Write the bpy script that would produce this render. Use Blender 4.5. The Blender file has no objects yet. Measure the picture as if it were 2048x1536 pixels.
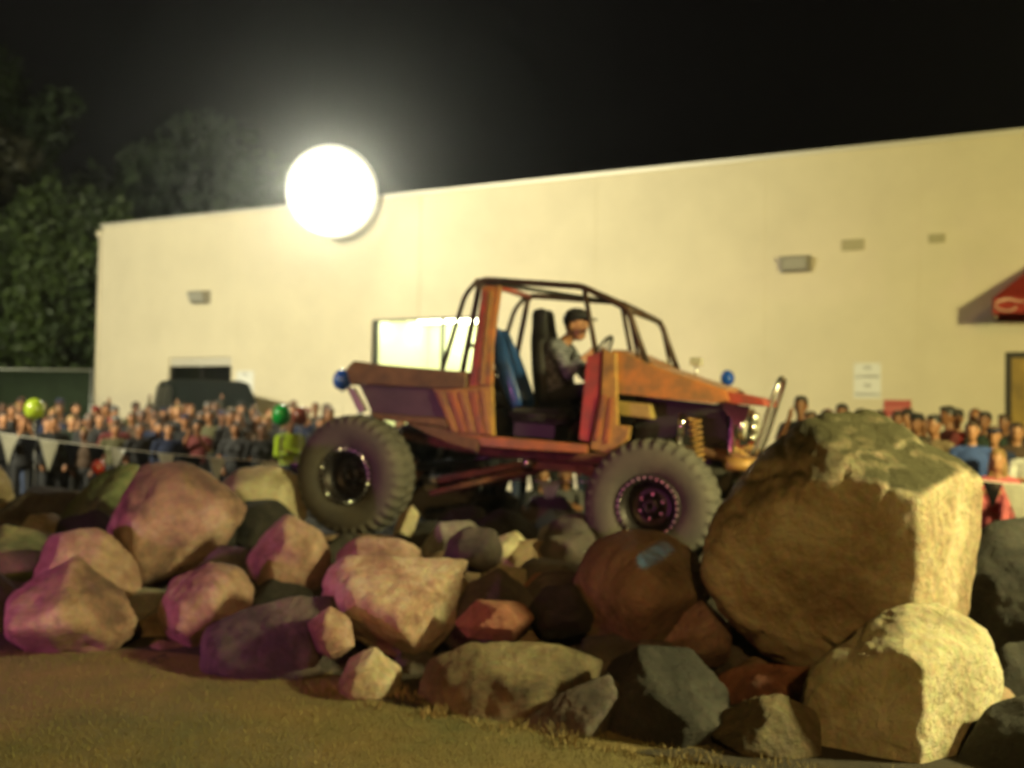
import bpy, bmesh, math, random
import numpy as np
from mathutils import Vector, Matrix, noise, Euler

SC = bpy.context.scene
COL = SC.collection
R = math.radians

# ------------------------------------------------------------------ camera
HAZE = 0.0042
FPX = 2000.0                       # focal length in pixels of the 2048 px wide photograph
CAM = Vector((0, 0, 1.55))
cam_d = bpy.data.cameras.new('camera')
cam = bpy.data.objects.new('camera', cam_d)
COL.objects.link(cam)
cam_d.sensor_width = 36.0
cam_d.lens = 36.0 * FPX / 2048.0
cam_d.clip_start = 0.05
cam_d.clip_end = 400
CROT = Matrix.Rotation(R(90) + math.atan(60 / FPX), 3, 'X') @ Matrix.Rotation(R(1.0), 3, 'Z')
cam.matrix_world = Matrix.Translation(CAM) @ CROT.to_4x4()
SC.camera = cam
cam_d.dof.use_dof = True           # a slightly missed focus, as in the hand-held night shot
cam_d.dof.focus_distance = 2.7
cam_d.dof.aperture_fstop = 1.8

# ------------------------------------------------------------------ night sky, exposure
world = bpy.data.worlds.new('World')
SC.world = world
world.use_nodes = True
wn = world.node_tree.nodes
bg = wn['Background']
bg.inputs[0].default_value = (0.0018, 0.0014, 0.0016, 1)
bg.inputs[1].default_value = 1.0
SC.view_settings.view_transform = 'Standard'
SC.view_settings.look = 'None'
SC.view_settings.exposure = 0
SC.view_settings.gamma = 1
SC.cycles.use_denoising = True
SC.cycles.max_bounces = 4
SC.cycles.diffuse_bounces = 2
SC.cycles.glossy_bounces = 2
SC.cycles.volume_bounces = 0
SC.cycles.volume_step_rate = 4.0
SC.cycles.sample_clamp_indirect = 4.0

def spot(name, loc, target, watts, color, size_deg, blend=0.6, radius=0.2):
    l = bpy.data.lights.new(name, 'SPOT')
    l.energy = watts; l.color = color; l.spot_size = R(size_deg); l.spot_blend = blend
    l.shadow_soft_size = radius
    o = bpy.data.objects.new(name, l)
    COL.objects.link(o)
    o.location = loc
    o.rotation_euler = (Vector(target) - Vector(loc)).to_track_quat('-Z', 'Y').to_euler()
    return o

def px(u, v, Y):
    """world point on the plane y = Y seen at photo pixel (u, v)"""
    d = CROT @ Vector(((u - 1024) / FPX, -(v - 768) / FPX, -1))
    return CAM + d * (Y / d.y)

WARM = (1.0, 0.80, 0.44)
LT_LEFT = Vector((-13.0, 6.0, 7.0))     # flood tower outside the frame that lights the long wall
LT_RIGHT = Vector((6.4, 3.6, 3.5))     # flood tower outside the frame on the right
spot('flood_light_beam', LT_LEFT, (-5.5, 22.5, 4.0), 18800, (1.0, 0.945, 0.66), 86, 0.85, 0.35)
spot('flood_light_beam', LT_RIGHT, (2.9, 8.2, 1.9), 4400, (1.0, 0.90, 0.37), 132, 0.35, 0.30)
spot('stage_light_beam', (-5.6, 3.0, 0.8), (-2.4, 6.5, 0.2), 640, (0.85, 0.17, 0.60), 50, 0.8, 0.12)
spot('stage_light_beam', (-2.6, 1.3, 0.55), (-0.3, 6.1, 0.3), 130, (1.0, 0.16, 0.20), 40, 0.9, 0.12)
spot('stage_light_beam', (-1.75, 0.9, 0.55), px(1294, 1116, 5.72), 1700, (0.03, 0.66, 0.92), 1.3, 1.0, 0.01)
spot('street_light_beam', (1.5, -9.0, 7.0), (0.6, 6.0, 0.0), 3500, (1.0, 0.60, 0.18), 75, 0.8, 0.4)  # added warm fill from behind the camera, no lamp known there

# ------------------------------------------------------------------ helpers
def pxg(u, v, z=0.0):
    d = CROT @ Vector(((u - 1024) / FPX, -(v - 768) / FPX, -1))
    return CAM + d * ((z - CAM.z) / d.z)

def tag(o, label=None, cat=None, group=None, kind=None):
    if label: o['label'] = label
    if cat: o['category'] = cat
    if group: o['group'] = group
    if kind: o['kind'] = kind
    return o

def obj(name, me, mats=None, parent=None, smooth=False):
    if isinstance(me, bmesh.types.BMesh):
        bmesh.ops.recalc_face_normals(me, faces=me.faces)
        m = bpy.data.meshes.new(name); me.to_mesh(m); me.free(); me = m
    o = bpy.data.objects.new(name, me)
    COL.objects.link(o)
    if mats is not None:
        for m in (mats if isinstance(mats, (list, tuple)) else [mats]):
            me.materials.append(m)
    if parent is not None: o.parent = parent
    if smooth:
        me.shade_smooth()
    return o

def empty(name, loc=(0, 0, 0), rz=0.0, parent=None):
    o = bpy.data.objects.new(name, None)
    COL.objects.link(o); o.location = loc; o.rotation_euler = (0, 0, rz)
    o.empty_display_size = 0.1
    if parent is not None: o.parent = parent
    return o

def struct(o):
    o['kind'] = 'structure'; return o

def bm_box(bm, lo, hi, M=None):
    vs = [bm.verts.new(Vector((x, y, z)) if M is None else M @ Vector((x, y, z)))
          for x in (lo[0], hi[0]) for y in (lo[1], hi[1]) for z in (lo[2], hi[2])]
    for f in ((0, 1, 3, 2), (4, 6, 7, 5), (0, 4, 5, 1), (2, 3, 7, 6), (0, 2, 6, 4), (1, 5, 7, 3)):
        bm.faces.new([vs[i] for i in f])
    return vs

def box(name, lo, hi, mat, parent=None, bevel=0.0, M=None):
    bm = bmesh.new(); bm_box(bm, lo, hi, M)
    if bevel: bmesh.ops.bevel(bm, geom=bm.edges[:], offset=bevel, segments=2, affect='EDGES', profile=0.6)
    return obj(name, bm, mat, parent)

def bm_tube(bm, pts, r, seg=10, r_end=None):
    """round bar through pts, rounded at its joints"""
    pts = [Vector(p) for p in pts]
    n = len(pts)
    rad = [r + (r_end - r) * i / max(1, n - 1) if r_end is not None else r for i in range(n)]
    rings = []
    up = Vector((0, 0, 1))
    prev = None
    for i, p in enumerate(pts):
        if i == 0: t = pts[1] - p
        elif i == n - 1: t = p - pts[i - 1]
        else: t = (pts[i + 1] - p).normalized() + (p - pts[i - 1]).normalized()
        t.normalize()
        if prev is None:
            a = t.orthogonal().normalized()
        else:
            a = (prev - t * prev.dot(t)).normalized()
        prev = a
        b = t.cross(a)
        rings.append([bm.verts.new(p + (a * math.cos(k * 2 * math.pi / seg) + b * math.sin(k * 2 * math.pi / seg)) * rad[i]) for k in range(seg)])
    for i in range(n - 1):
        for k in range(seg):
            bm.faces.new((rings[i][k], rings[i][(k + 1) % seg], rings[i + 1][(k + 1) % seg], rings[i + 1][k]))
    bm.faces.new(list(reversed(rings[0]))); bm.faces.new(rings[-1])

def tube(name, pts, r, mat, parent=None, seg=10, r_end=None):
    bm = bmesh.new(); bm_tube(bm, pts, r, seg, r_end)
    return obj(name, bm, mat, parent, smooth=True)

def rounded(pts, rad=0.08, n=5):
    """polyline with its inner corners rounded"""
    pts = [Vector(p) for p in pts]
    out = [pts[0]]
    for i in range(1, len(pts) - 1):
        a, b, c = pts[i - 1], pts[i], pts[i + 1]
        r = min(rad, (a - b).length * .45, (c - b).length * .45)
        p0 = b + (a - b).normalized() * r; p1 = b + (c - b).normalized() * r
        for k in range(n + 1):
            t = k / n
            out.append(p0 * (1 - t) ** 2 + b * 2 * t * (1 - t) + p1 * t * t)
    out.append(pts[-1])
    return out

def bm_lathe(bm, prof, seg=32, M=None, closed=False):
    """prof: (radius, height) pairs turned about local z"""
    rings = []
    for r, h in prof:
        ring = []
        for k in range(seg):
            a = 2 * math.pi * k / seg
            p = Vector((r * math.cos(a), r * math.sin(a), h))
            ring.append(bm.verts.new(M @ p if M is not None else p))
        rings.append(ring)
    m = len(rings)
    for i in range(m if closed else m - 1):
        A, B = rings[i], rings[(i + 1) % m]
        for k in range(seg):
            bm.faces.new((A[k], A[(k + 1) % seg], B[(k + 1) % seg], B[k]))
    if not closed:
        bm.faces.new(list(reversed(rings[0]))); bm.faces.new(rings[-1])

def lathe(name, prof, mat, parent=None, seg=32, M=None, closed=False, smooth=True):
    bm = bmesh.new(); bm_lathe(bm, prof, seg, M, closed)
    return obj(name, bm, mat, parent, smooth)

def prism(name, pts, axis_lo, axis_hi, mat, parent=None, bevel=0.0, inset=None):
    """outline pts (x, z) extruded along y from axis_lo to axis_hi"""
    bm = bmesh.new()
    a = [bm.verts.new((x, axis_lo, z)) for x, z in pts]
    b = [bm.verts.new((x, axis_hi, z)) for x, z in pts]
    n = len(pts)
    bm.faces.new(a); bm.faces.new(list(reversed(b)))
    for i in range(n):
        bm.faces.new((a[i], b[i], b[(i + 1) % n], a[(i + 1) % n]))
    bmesh.ops.recalc_face_normals(bm, faces=bm.faces)
    if bevel: bmesh.ops.bevel(bm, geom=bm.edges[:], offset=bevel, segments=2, affect='EDGES', profile=0.6)
    return obj(name, bm, mat, parent)

# ------------------------------------------------------------------ materials
def mat(name, color, rough=0.7, metal=0.0, var=0.0, vscale=6.0, color2=None, bump=0.0, bscale=30.0,
        emit=None, estr=0.0, spec=0.5, coat=0.0, detail=6.0, dist=0.05):
    m = bpy.data.materials.new(name); m.use_nodes = True
    nt = m.node_tree; N = nt.nodes; L = nt.links
    p = N['Principled BSDF']
    p.inputs['Base Color'].default_value = (*color, 1)
    p.inputs['Roughness'].default_value = rough
    p.inputs['Metallic'].default_value = metal
    p.inputs['Specular IOR Level'].default_value = spec
    p.inputs['Coat Weight'].default_value = coat
    if emit:
        p.inputs['Emission Color'].default_value = (*emit, 1)
        p.inputs['Emission Strength'].default_value = estr
    tc = None
    if var or color2 or bump:
        tc = N.new('ShaderNodeTexCoord')
    if color2 is not None or var:
        nz = N.new('ShaderNodeTexNoise'); nz.inputs['Scale'].default_value = vscale
        nz.inputs['Detail'].default_value = detail; nz.inputs['Roughness'].default_value = 0.62
        L.new(tc.outputs['Object'], nz.inputs['Vector'])
        rp = N.new('ShaderNodeValToRGB')
        rp.color_ramp.elements[0].position = 0.34; rp.color_ramp.elements[1].position = 0.68
        c2 = color2 if color2 is not None else tuple(c * (1 - var) for c in color)
        rp.color_ramp.elements[0].color = (*c2, 1); rp.color_ramp.elements[1].color = (*color, 1)
        L.new(nz.outputs['Fac'], rp.inputs['Fac']); L.new(rp.outputs['Color'], p.inputs['Base Color'])
    if bump:
        nb = N.new('ShaderNodeTexNoise'); nb.inputs['Scale'].default_value = bscale
        nb.inputs['Detail'].default_value = 8; nb.inputs['Roughness'].default_value = 0.7
        L.new(tc.outputs['Object'], nb.inputs['Vector'])
        bp = N.new('ShaderNodeBump'); bp.inputs['Strength'].default_value = bump
        bp.inputs['Distance'].default_value = dist
        L.new(nb.outputs['Fac'], bp.inputs['Height']); L.new(bp.outputs['Normal'], p.inputs['Normal'])
    return m

def rock_mat(name, base, dark, light, scale=2.2, lichen=None):
    m = bpy.data.materials.new(name); m.use_nodes = True
    nt = m.node_tree; N = nt.nodes; L = nt.links
    p = N['Principled BSDF']; p.inputs['Roughness'].default_value = 0.72
    p.inputs['Specular IOR Level'].default_value = 0.4
    tc = N.new('ShaderNodeTexCoord')
    oi = N.new('ShaderNodeObjectInfo')
    ad = N.new('ShaderNodeVectorMath'); ad.operation = 'MULTIPLY_ADD'
    L.new(oi.outputs['Random'], ad.inputs[0]); ad.inputs[1].default_value = (37, 91, 53)
    L.new(tc.outputs['Object'], ad.inputs[2])
    n1 = N.new('ShaderNodeTexNoise'); n1.inputs['Scale'].default_value = scale; n1.inputs['Detail'].default_value = 9
    n1.inputs['Roughness'].default_value = 0.66; n1.inputs['Distortion'].default_value = 0.5
    L.new(ad.outputs[0], n1.inputs['Vector'])
    rp = N.new('ShaderNodeValToRGB'); cr = rp.color_ramp
    cr.elements[0].position = 0.36; cr.elements[0].color = (*dark, 1)
    cr.elements[1].position = 0.64; cr.elements[1].color = (*light, 1)
    e = cr.elements.new(0.5); e.color = (*base, 1)
    L.new(n1.outputs['Fac'], rp.inputs['Fac'])
    n2 = N.new('ShaderNodeTexNoise'); n2.inputs['Scale'].default_value = 26; n2.inputs['Detail'].default_value = 6
    L.new(ad.outputs[0], n2.inputs['Vector'])
    mx = N.new('ShaderNodeMix'); mx.data_type = 'RGBA'; mx.blend_type = 'OVERLAY'; mx.inputs[0].default_value = 0.55
    L.new(rp.outputs['Color'], mx.inputs[6]); L.new(n2.outputs['Color'], mx.inputs[7])
    hs = N.new('ShaderNodeHueSaturation'); hs.inputs['Saturation'].default_value = 0.9
    L.new(mx.outputs[2], hs.inputs['Color'])
    # bw the speckle by mixing back
    mx2 = N.new('ShaderNodeMix'); mx2.data_type = 'RGBA'; mx2.inputs[0].default_value = 0.55
    L.new(rp.outputs['Color'], mx2.inputs[6]); L.new(hs.outputs['Color'], mx2.inputs[7])
    L.new(mx2.outputs[2], p.inputs['Base Color'])
    n3 = N.new('ShaderNodeTexNoise'); n3.inputs['Scale'].default_value = 9; n3.inputs['Detail'].default_value = 10
    n3.inputs['Roughness'].default_value = 0.72
    L.new(ad.outputs[0], n3.inputs['Vector'])
    vo = N.new('ShaderNodeTexVoronoi'); vo.feature = 'DISTANCE_TO_EDGE'; vo.inputs['Scale'].default_value = 3.1
    wp = N.new('ShaderNodeVectorMath'); wp.operation = 'MULTIPLY_ADD'; wp.inputs[1].default_value = (.35, .35, .35)
    L.new(n1.outputs['Color'], wp.inputs[0]); L.new(ad.outputs[0], wp.inputs[2]); L.new(wp.outputs[0], vo.inputs['Vector'])
    cr2 = N.new('ShaderNodeMapRange'); cr2.inputs['From Max'].default_value = .045; L.new(vo.outputs['Distance'], cr2.inputs['Value'])
    hm_ = N.new('ShaderNodeMath'); hm_.operation = 'MULTIPLY_ADD'; hm_.inputs[1].default_value = .03; L.new(cr2.outputs[0], hm_.inputs[0]); L.new(n3.outputs['Fac'], hm_.inputs[2])
    bp = N.new('ShaderNodeBump'); bp.inputs['Strength'].default_value = 1.0; bp.inputs['Distance'].default_value = 0.08
    L.new(hm_.outputs[0], bp.inputs['Height']); L.new(bp.outputs['Normal'], p.inputs['Normal'])
    return m

def add_olive_top(m, olive_tone, lo=.35, hi=.75):
    """darker olive tone on the upward faces of a boulder"""
    nt = m.node_tree; N = nt.nodes; L = nt.links
    p = N['Principled BSDF']
    src = p.inputs['Base Color'].links[0].from_socket
    g = N.new('ShaderNodeNewGeometry'); sx = N.new('ShaderNodeSeparateXYZ'); L.new(g.outputs['Normal'], sx.inputs[0])
    tc = N.new('ShaderNodeTexCoord'); nz = N.new('ShaderNodeTexNoise'); nz.inputs['Scale'].default_value = 5; nz.inputs['Detail'].default_value = 6
    L.new(tc.outputs['Object'], nz.inputs['Vector'])
    ad = N.new('ShaderNodeMath'); ad.operation = 'MULTIPLY_ADD'; ad.inputs[1].default_value = .9; L.new(nz.outputs['Fac'], ad.inputs[0]); L.new(sx.outputs[2], ad.inputs[2])
    mr = N.new('ShaderNodeMapRange'); mr.inputs['From Min'].default_value = lo + .45; mr.inputs['From Max'].default_value = hi + .45
    L.new(ad.outputs[0], mr.inputs['Value'])
    mx = N.new('ShaderNodeMix'); mx.data_type = 'RGBA'; mx.inputs[7].default_value = (*olive_tone, 1)
    L.new(mr.outputs[0], mx.inputs[0]); L.new(src, mx.inputs[6]); L.new(mx.outputs[2], p.inputs['Base Color'])

M = {}
M['rock_pink'] = rock_mat('rock_pink', (.34, .20, .15), (.15, .085, .07), (.52, .36, .28))
M['rock_tan'] = rock_mat('rock_tan', (.40, .32, .20), (.19, .14, .085), (.58, .50, .36))
M['rock_brown'] = rock_mat('rock_brown', (.30, .20, .12), (.15, .09, .05), (.40, .29, .18))
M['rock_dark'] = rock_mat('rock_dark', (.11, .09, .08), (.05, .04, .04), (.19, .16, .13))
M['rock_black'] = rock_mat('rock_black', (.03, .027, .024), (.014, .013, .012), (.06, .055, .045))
M['rock_grey'] = rock_mat('rock_grey', (.24, .22, .19), (.12, .11, .10), (.38, .35, .29))
M['rock_green'] = rock_mat('rock_green', (.16, .20, .09), (.07, .08, .04), (.34, .33, .17))
M['rock_pale'] = rock_mat('rock_pale', (.52, .45, .28), (.30, .24, .14), (.66, .60, .42))
M['rock_creampink'] = rock_mat('rock_creampink', (.46, .31, .22), (.28, .15, .11), (.62, .54, .38), scale=3.2)
M['rock_olive'] = rock_mat('rock_olive', (.15, .115, .06), (.06, .045, .025), (.26, .21, .12))
M['rock_red'] = rock_mat('rock_red', (.34, .13, .08), (.18, .07, .05), (.45, .22, .14))
M['rock_mossy'] = rock_mat('rock_mossy', (.47, .36, .21), (.28, .19, .10), (.64, .55, .36))
add_olive_top(M['rock_mossy'], (.065, .057, .02), .25, .8)  # darker olive where the boulder faces up
M['wall'] = mat('painted_concrete', (.74, .66, .48), 0.85, var=0.10, vscale=.9, bump=0.08, bscale=60, dist=.01)
M['trim'] = mat('metal_coping', (.72, .68, .58), 0.5, metal=0.3)
M['joint'] = mat('joint_sealant', (.70, .62, .45), 0.9)
M['dark_frame'] = mat('dark_bronze_frame', (.025, .022, .018), 0.4, metal=0.6)
M['asphalt'] = mat('asphalt', (.055, .052, .048), 0.9, var=.4, vscale=3, bump=.3, bscale=90)
M['soil'] = mat('soil', (.05, .036, .022), 0.95, color2=(.02, .016, .012), vscale=5, bump=.8, bscale=22)
M['lawn'] = mat('lawn_ground', (.22, .15, .06), 0.95, color2=(.095, .095, .036), vscale=1.1, bump=.6, bscale=50)
M['black_metal'] = mat('black_tube_steel', (.02, .018, .016), 0.38, metal=0.4)
M['cage'] = mat('brown_cage_paint', (.075, .038, .018), 0.5, metal=.2, color2=(.03, .018, .012), vscale=7)
M['steel'] = mat('bare_steel', (.55, .53, .5), 0.3, metal=1.0)
M['chrome'] = mat('chrome', (.85, .83, .78), 0.12, metal=1.0)
M['rust'] = mat('rusty_steel', (.20, .085, .035), 0.75, metal=0.2, color2=(.07, .035, .02), vscale=9, bump=.3, bscale=60)
M['rubber'] = mat('tyre_rubber', (.105, .095, .076), 0.82, color2=(.06, .056, .05), vscale=4, bump=.25, bscale=70, dist=.01)
M['rim'] = mat('dark_rim', (.035, .03, .03), 0.4, metal=0.6)
M['orange'] = mat('orange_paint', (.45, .15, .035), 0.55, color2=(.16, .09, .038), vscale=7, coat=.3, bump=.05, bscale=60)
M['amber'] = mat('yellow_orange_paint', (.45, .24, .05), 0.55, color2=(.19, .115, .04), vscale=8, coat=.3)
M['red'] = mat('red_paint', (.42, .05, .03), 0.5, color2=(.20, .05, .03), vscale=8, coat=.3)
M['rustpaint'] = mat('weathered_brown_paint', (.20, .115, .05), 0.7, color2=(.09, .055, .03), vscale=8, bump=.15, bscale=60)
M['panel_dark'] = mat('dark_bed_panel', (.085, .058, .062), 0.55, color2=(.05, .036, .038), vscale=5)
M['black'] = mat('black_trim', (.012, .012, .012), 0.55)
M['blue_vinyl'] = mat('blue_vinyl', (.018, .075, .26), 0.4, var=.5, vscale=7, coat=.3)
M['blue_balloon'] = mat('blue_balloon_latex', (.012, .09, .55), 0.15, coat=.5)
M['green_balloon'] = mat('green_balloon_latex', (.012, .33, .05), 0.15, coat=.5)
M['lime_balloon'] = mat('lime_balloon_latex', (.27, .36, .025), 0.25, coat=.3)
M['maroon_balloon'] = mat('maroon_balloon_latex', (.22, .05, .035), 0.18, coat=.5)
M['red_balloon'] = mat('red_balloon_latex', (.30, .025, .012), 0.3, coat=.2)
M['string'] = mat('white_string', (.7, .68, .6), 0.7)
M['pennant_white'] = mat('white_plastic_pennant', (.62, .60, .48), 0.3, var=.25, vscale=9)
M['pennant_black'] = mat('black_plastic_pennant', (.012, .012, .014), 0.12)
M['awning'] = mat('red_awning_canvas', (.55, .05, .03), 0.75, var=.2, vscale=4)
M['white_paint'] = mat('white_paint', (.78, .76, .70), 0.6)
M['paper'] = mat('white_paper', (.80, .80, .76), 0.75)
M['ink'] = mat('black_ink', (.05, .05, .06), 0.8)
M['redsign'] = mat('red_sign_board', (.50, .09, .07), 0.6, var=.15, vscale=8)
M['grey_metal'] = mat('grey_fixture', (.35, .33, .28), 0.45, metal=.5)
M['yellow_door'] = mat('yellow_wood_door', (.42, .27, .04), 0.6, color2=(.22, .14, .02), vscale=3)
M['lens_glass'] = mat('lamp_glass', (.85, .82, .70), 0.08, metal=.55)
M['bark'] = mat('bark', (.07, .05, .035), 0.9, var=.4, vscale=9, bump=.8, bscale=20)
M['straw'] = mat('dry_straw', (.27, .21, .09), 0.85, var=.35, vscale=6)
M['grass'] = mat('lawn_blades', (.20, .16, .055), 0.85, color2=(.12, .12, .038), vscale=1.1)
M['fence_green'] = mat('green_fence_fabric', (.045, .075, .035), 0.85, var=.3, vscale=1.5)
M['galv'] = mat('galvanised_steel', (.42, .44, .40), 0.45, metal=.7)
M['tube_lit'] = mat('lit_fluorescent_tube', (1, 1, 1), 0.5, emit=(1.0, 1.0, .82), estr=36)
M['room'] = mat('office_wall_paint', (.80, .80, .52), 0.9)
M['led'] = mat('lit_cyan_lens', (.1, .6, .7), 0.3, emit=(.1, .75, 1.0), estr=6)
M['far_lens'] = mat('lit_flood_lens', (1, 1, 1), 0.4, emit=(1, .85, .55), estr=12)

def leaf_mat(name, c1, c2):
    m = mat(name, c1, 0.6, color2=c2, vscale=1.2)
    return m
M['leaf'] = leaf_mat('tree_leaf', (.055, .095, .028), (.022, .042, .016))
M['leaf2'] = leaf_mat('tree_leaf_light', (.065, .10, .018), (.024, .045, .012))
M['leaf3'] = leaf_mat('tree_leaf_dry', (.075, .07, .035), (.03, .036, .018))

# ================================================================== the setting
bm = bmesh.new()
bmesh.ops.create_grid(bm, x_segments=8, y_segments=8, size=160, matrix=Matrix.Translation((0, 60, 0)))
struct(obj('ground', bm, M['asphalt']))

EDGE = [pxg(u, v) for u, v in ((-900, 1262), (-300, 1290), (0, 1308), (300, 1330), (600, 1370), (850, 1422), (1050, 1460), (1300, 1512), (1600, 1562), (2048, 1640), (2700, 1760))]
EX = np.array([p.x for p in EDGE]); EY = np.array([p.y for p in EDGE])
def edge_y(x): return float(np.interp(x, EX, EY))
def sstep(t):
    t = max(0.0, min(1.0, t)); return t * t * (3 - 2 * t)

def lawn_h(x, y):
    return 0.012 + 0.02 * noise.noise(Vector((x * .7, y * .7, 3)))

def bed_h(x, y):
    e = edge_y(x)
    h = 0.20 * sstep((y - e - 1.2) / 2.5) * sstep((10.9 - y) / 2.2)
    return h + 0.02 + 0.05 * noise.noise(Vector((x * 1.3, y * 1.3, 0)))

# lawn in front of the rocks
bm = bmesh.new()
nx, ny = 70, 30
grid = []
for i in range(nx + 1):
    x = -12 + 24 * i / nx
    row = []
    for j in range(ny + 1):
        y0 = -14.0; y1 = edge_y(x) + 0.25
        t = (j / ny) ** 0.6
        y = y0 + (y1 - y0) * t
        row.append(bm.verts.new((x, y, lawn_h(x, y) + .01)))
    grid.append(row)
for i in range(nx):
    for j in range(ny):
        bm.faces.new((grid[i][j], grid[i + 1][j], grid[i + 1][j + 1], grid[i][j + 1]))
struct(obj('lawn', bm, M['lawn'], smooth=True))

# bed of bare soil the boulders lie on
bm = bmesh.new()
nx, ny = 90, 60
grid = []
for i in range(nx + 1):
    x = -12 + 24 * i / nx
    row = []
    for j in range(ny + 1):
        y = edge_y(x) - 0.05 + (12.6 - edge_y(x)) * j / ny
        row.append(bm.verts.new((x, y, bed_h(x, y))))
    grid.append(row)
for i in range(nx):
    for j in range(ny):
        bm.faces.new((grid[i][j], grid[i + 1][j], grid[i + 1][j + 1], grid[i][j + 1]))
struct(obj('rock_bed', bm, M['soil'], smooth=True))

# ------------------------------------------------------------------ warehouse
WA = px(195, 800, 25.8); WA.z = 0
WB = px(2048, 800, 15.95); WB.z = 0
WD = (WB - WA).normalized()
WN = Vector((-WD.y, WD.x, 0))                    # into the building
WANG = math.atan2(WD.y, WD.x)
WM = Matrix.Translation(WA) @ Matrix.Rotation(WANG, 4, 'Z')
WMI = WM.inverted()

def wall_at(u, v, off=0.0):
    """wall coordinates (along, height) of photo pixel (u, v); off = distance in front of the wall"""
    d = CROT @ Vector(((u - 1024) / FPX, -(v - 768) / FPX, -1))
    P0 = WA - WN * off
    t = (P0 - CAM).dot(WN) / d.dot(WN)
    q = WMI @ (CAM + d * t)
    return q.x, q.z

WH = wall_at(195, 452)[1]
print('wall height', WH, wall_at(2048, 272))
WH = 0.5 * (WH + wall_at(2048, 272)[1])

bld = empty('warehouse_building', WA, WANG)
tag(bld, 'long cream concrete warehouse with flat roof behind the crowd', 'building')

dl0, dz1 = wall_at(338, 716); dl1, _ = wall_at(463, 716)
w0, wz1 = wall_at(744, 640); w1, _ = wall_at(957, 640)
wz0 = 1.05
r0, rz1 = wall_at(2010, 704); r1 = r0 + 1.9
OPEN = [(dl0, dl1, -1, dz1), (w0, w1, wz0, wz1), (r0, r1, -1, rz1)]
joints = [0.0] + [wall_at(u, 600)[0] for u in (476, 838, 1190, 1530, 1838)]
joints += [joints[-1] + 3.6 * k for k in (1, 2, 3, 4)]
TH = 0.2
for a, b in zip(joints[:-1], joints[1:]):
    a2, b2 = a + 0.005, b - 0.005
    xs = {a2, b2}; zs = {0.0, WH}
    for o0, o1, z0, z1 in OPEN:
        for x in (o0, o1):
            if a2 < x < b2: xs.add(x)
        if o0 < b2 and o1 > a2:
            for z in (z0, z1):
                if 0 < z < WH: zs.add(z)
    xs = sorted(xs); zs = sorted(zs)
    bm = bmesh.new()
    for i in range(len(xs) - 1):
        for j in range(len(zs) - 1):
            cx, cz = (xs[i] + xs[i + 1]) / 2, (zs[j] + zs[j + 1]) / 2
            if any(o0 < cx < o1 and z0 < cz < z1 for o0, o1, z0, z1 in OPEN): continue
            bm_box(bm, (xs[i], 0, zs[j]), (xs[i + 1], TH, zs[j + 1]))
    obj('wall_panel', bm, M['wall'], bld)
    if not any(o0 < b < o1 for o0, o1, _, _ in OPEN):
        box('joint_seal', (b - 0.0048, 0.006, 0), (b + 0.0048, TH - .02, WH - 0.01), M['joint'], bld)
L_END = joints[-1]
box('end_wall', (0.0, TH + .003, 0), (0.2, 14, WH - .02), M['wall'], bld)
box('roof', (0.2, TH + .003, WH - .35), (L_END, 14, WH - .2), M['grey_metal'], bld)
box('coping', (-0.04, -0.045, WH + .002), (L_END, TH + .06, WH + .075), M['trim'], bld)
tube('downpipe', [(-0.10, 0.05, 0.05), (-0.10, 0.05, WH - .25)], .06, M['wall'], bld, seg=8)
box('pipe_head', (-.2, -.02, WH - .25), (-.03, .14, WH - .08), M['wall'], bld)

# door in the left panel
d = empty('glazed_entrance', (0, 0, 0), parent=bld)
zt = dz1
box('header_panel', (dl0 + .002, .05, zt - .20), (dl1 - .002, .16, zt - .002), M['trim'], d)
for x0, x1 in ((dl0 + .002, dl0 + .07), ((dl0 + dl1) / 2 - .05, (dl0 + dl1) / 2 + .05), (dl1 - .07, dl1 - .002)):
    box('door_frame', (x0, .06, 0), (x1, .15, zt - .203), M['dark_frame'], d)
box('transom_bar', (dl0 + .07, .065, 2.12), (dl1 - .07, .145, 2.2), M['dark_frame'], d)

def glass_mat(name, tint, mixf):
    m = bpy.data.materials.new(name); m.use_nodes = True
    nt = m.node_tree; N = nt.nodes; L = nt.links
    for n in list(N):
        if n.type != 'OUTPUT_MATERIAL': N.remove(n)
    out = [n for n in N if n.type == 'OUTPUT_MATERIAL'][0]
    t = N.new('ShaderNodeBsdfTransparent'); t.inputs[0].default_value = (*tint, 1)
    g = N.new('ShaderNodeBsdfGlossy'); g.inputs['Roughness'].default_value = 0.03
    mx = N.new('ShaderNodeMixShader'); mx.inputs[0].default_value = mixf
    L.new(t.outputs[0], mx.inputs[1]); L.new(g.outputs[0], mx.inputs[2]); L.new(mx.outputs[0], out.inputs['Surface'])
    return m
M['glass'] = glass_mat('window_glass', (.92, .95, .88), 0.07)
M['dark_glass'] = glass_mat('tinted_glass', (.25, .27, .22), 0.22)
mid = (dl0 + dl1) / 2
for x0, x1 in ((dl0 + .071, mid - .051), (mid + .051, dl1 - .071)):
    box('pane', (x0, .10, .05), (x1, .106, 2.119), M['dark_glass'], d)
    box('pane', (x0, .10, 2.201), (x1, .106, zt - .204), M['dark_glass'], d)
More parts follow.
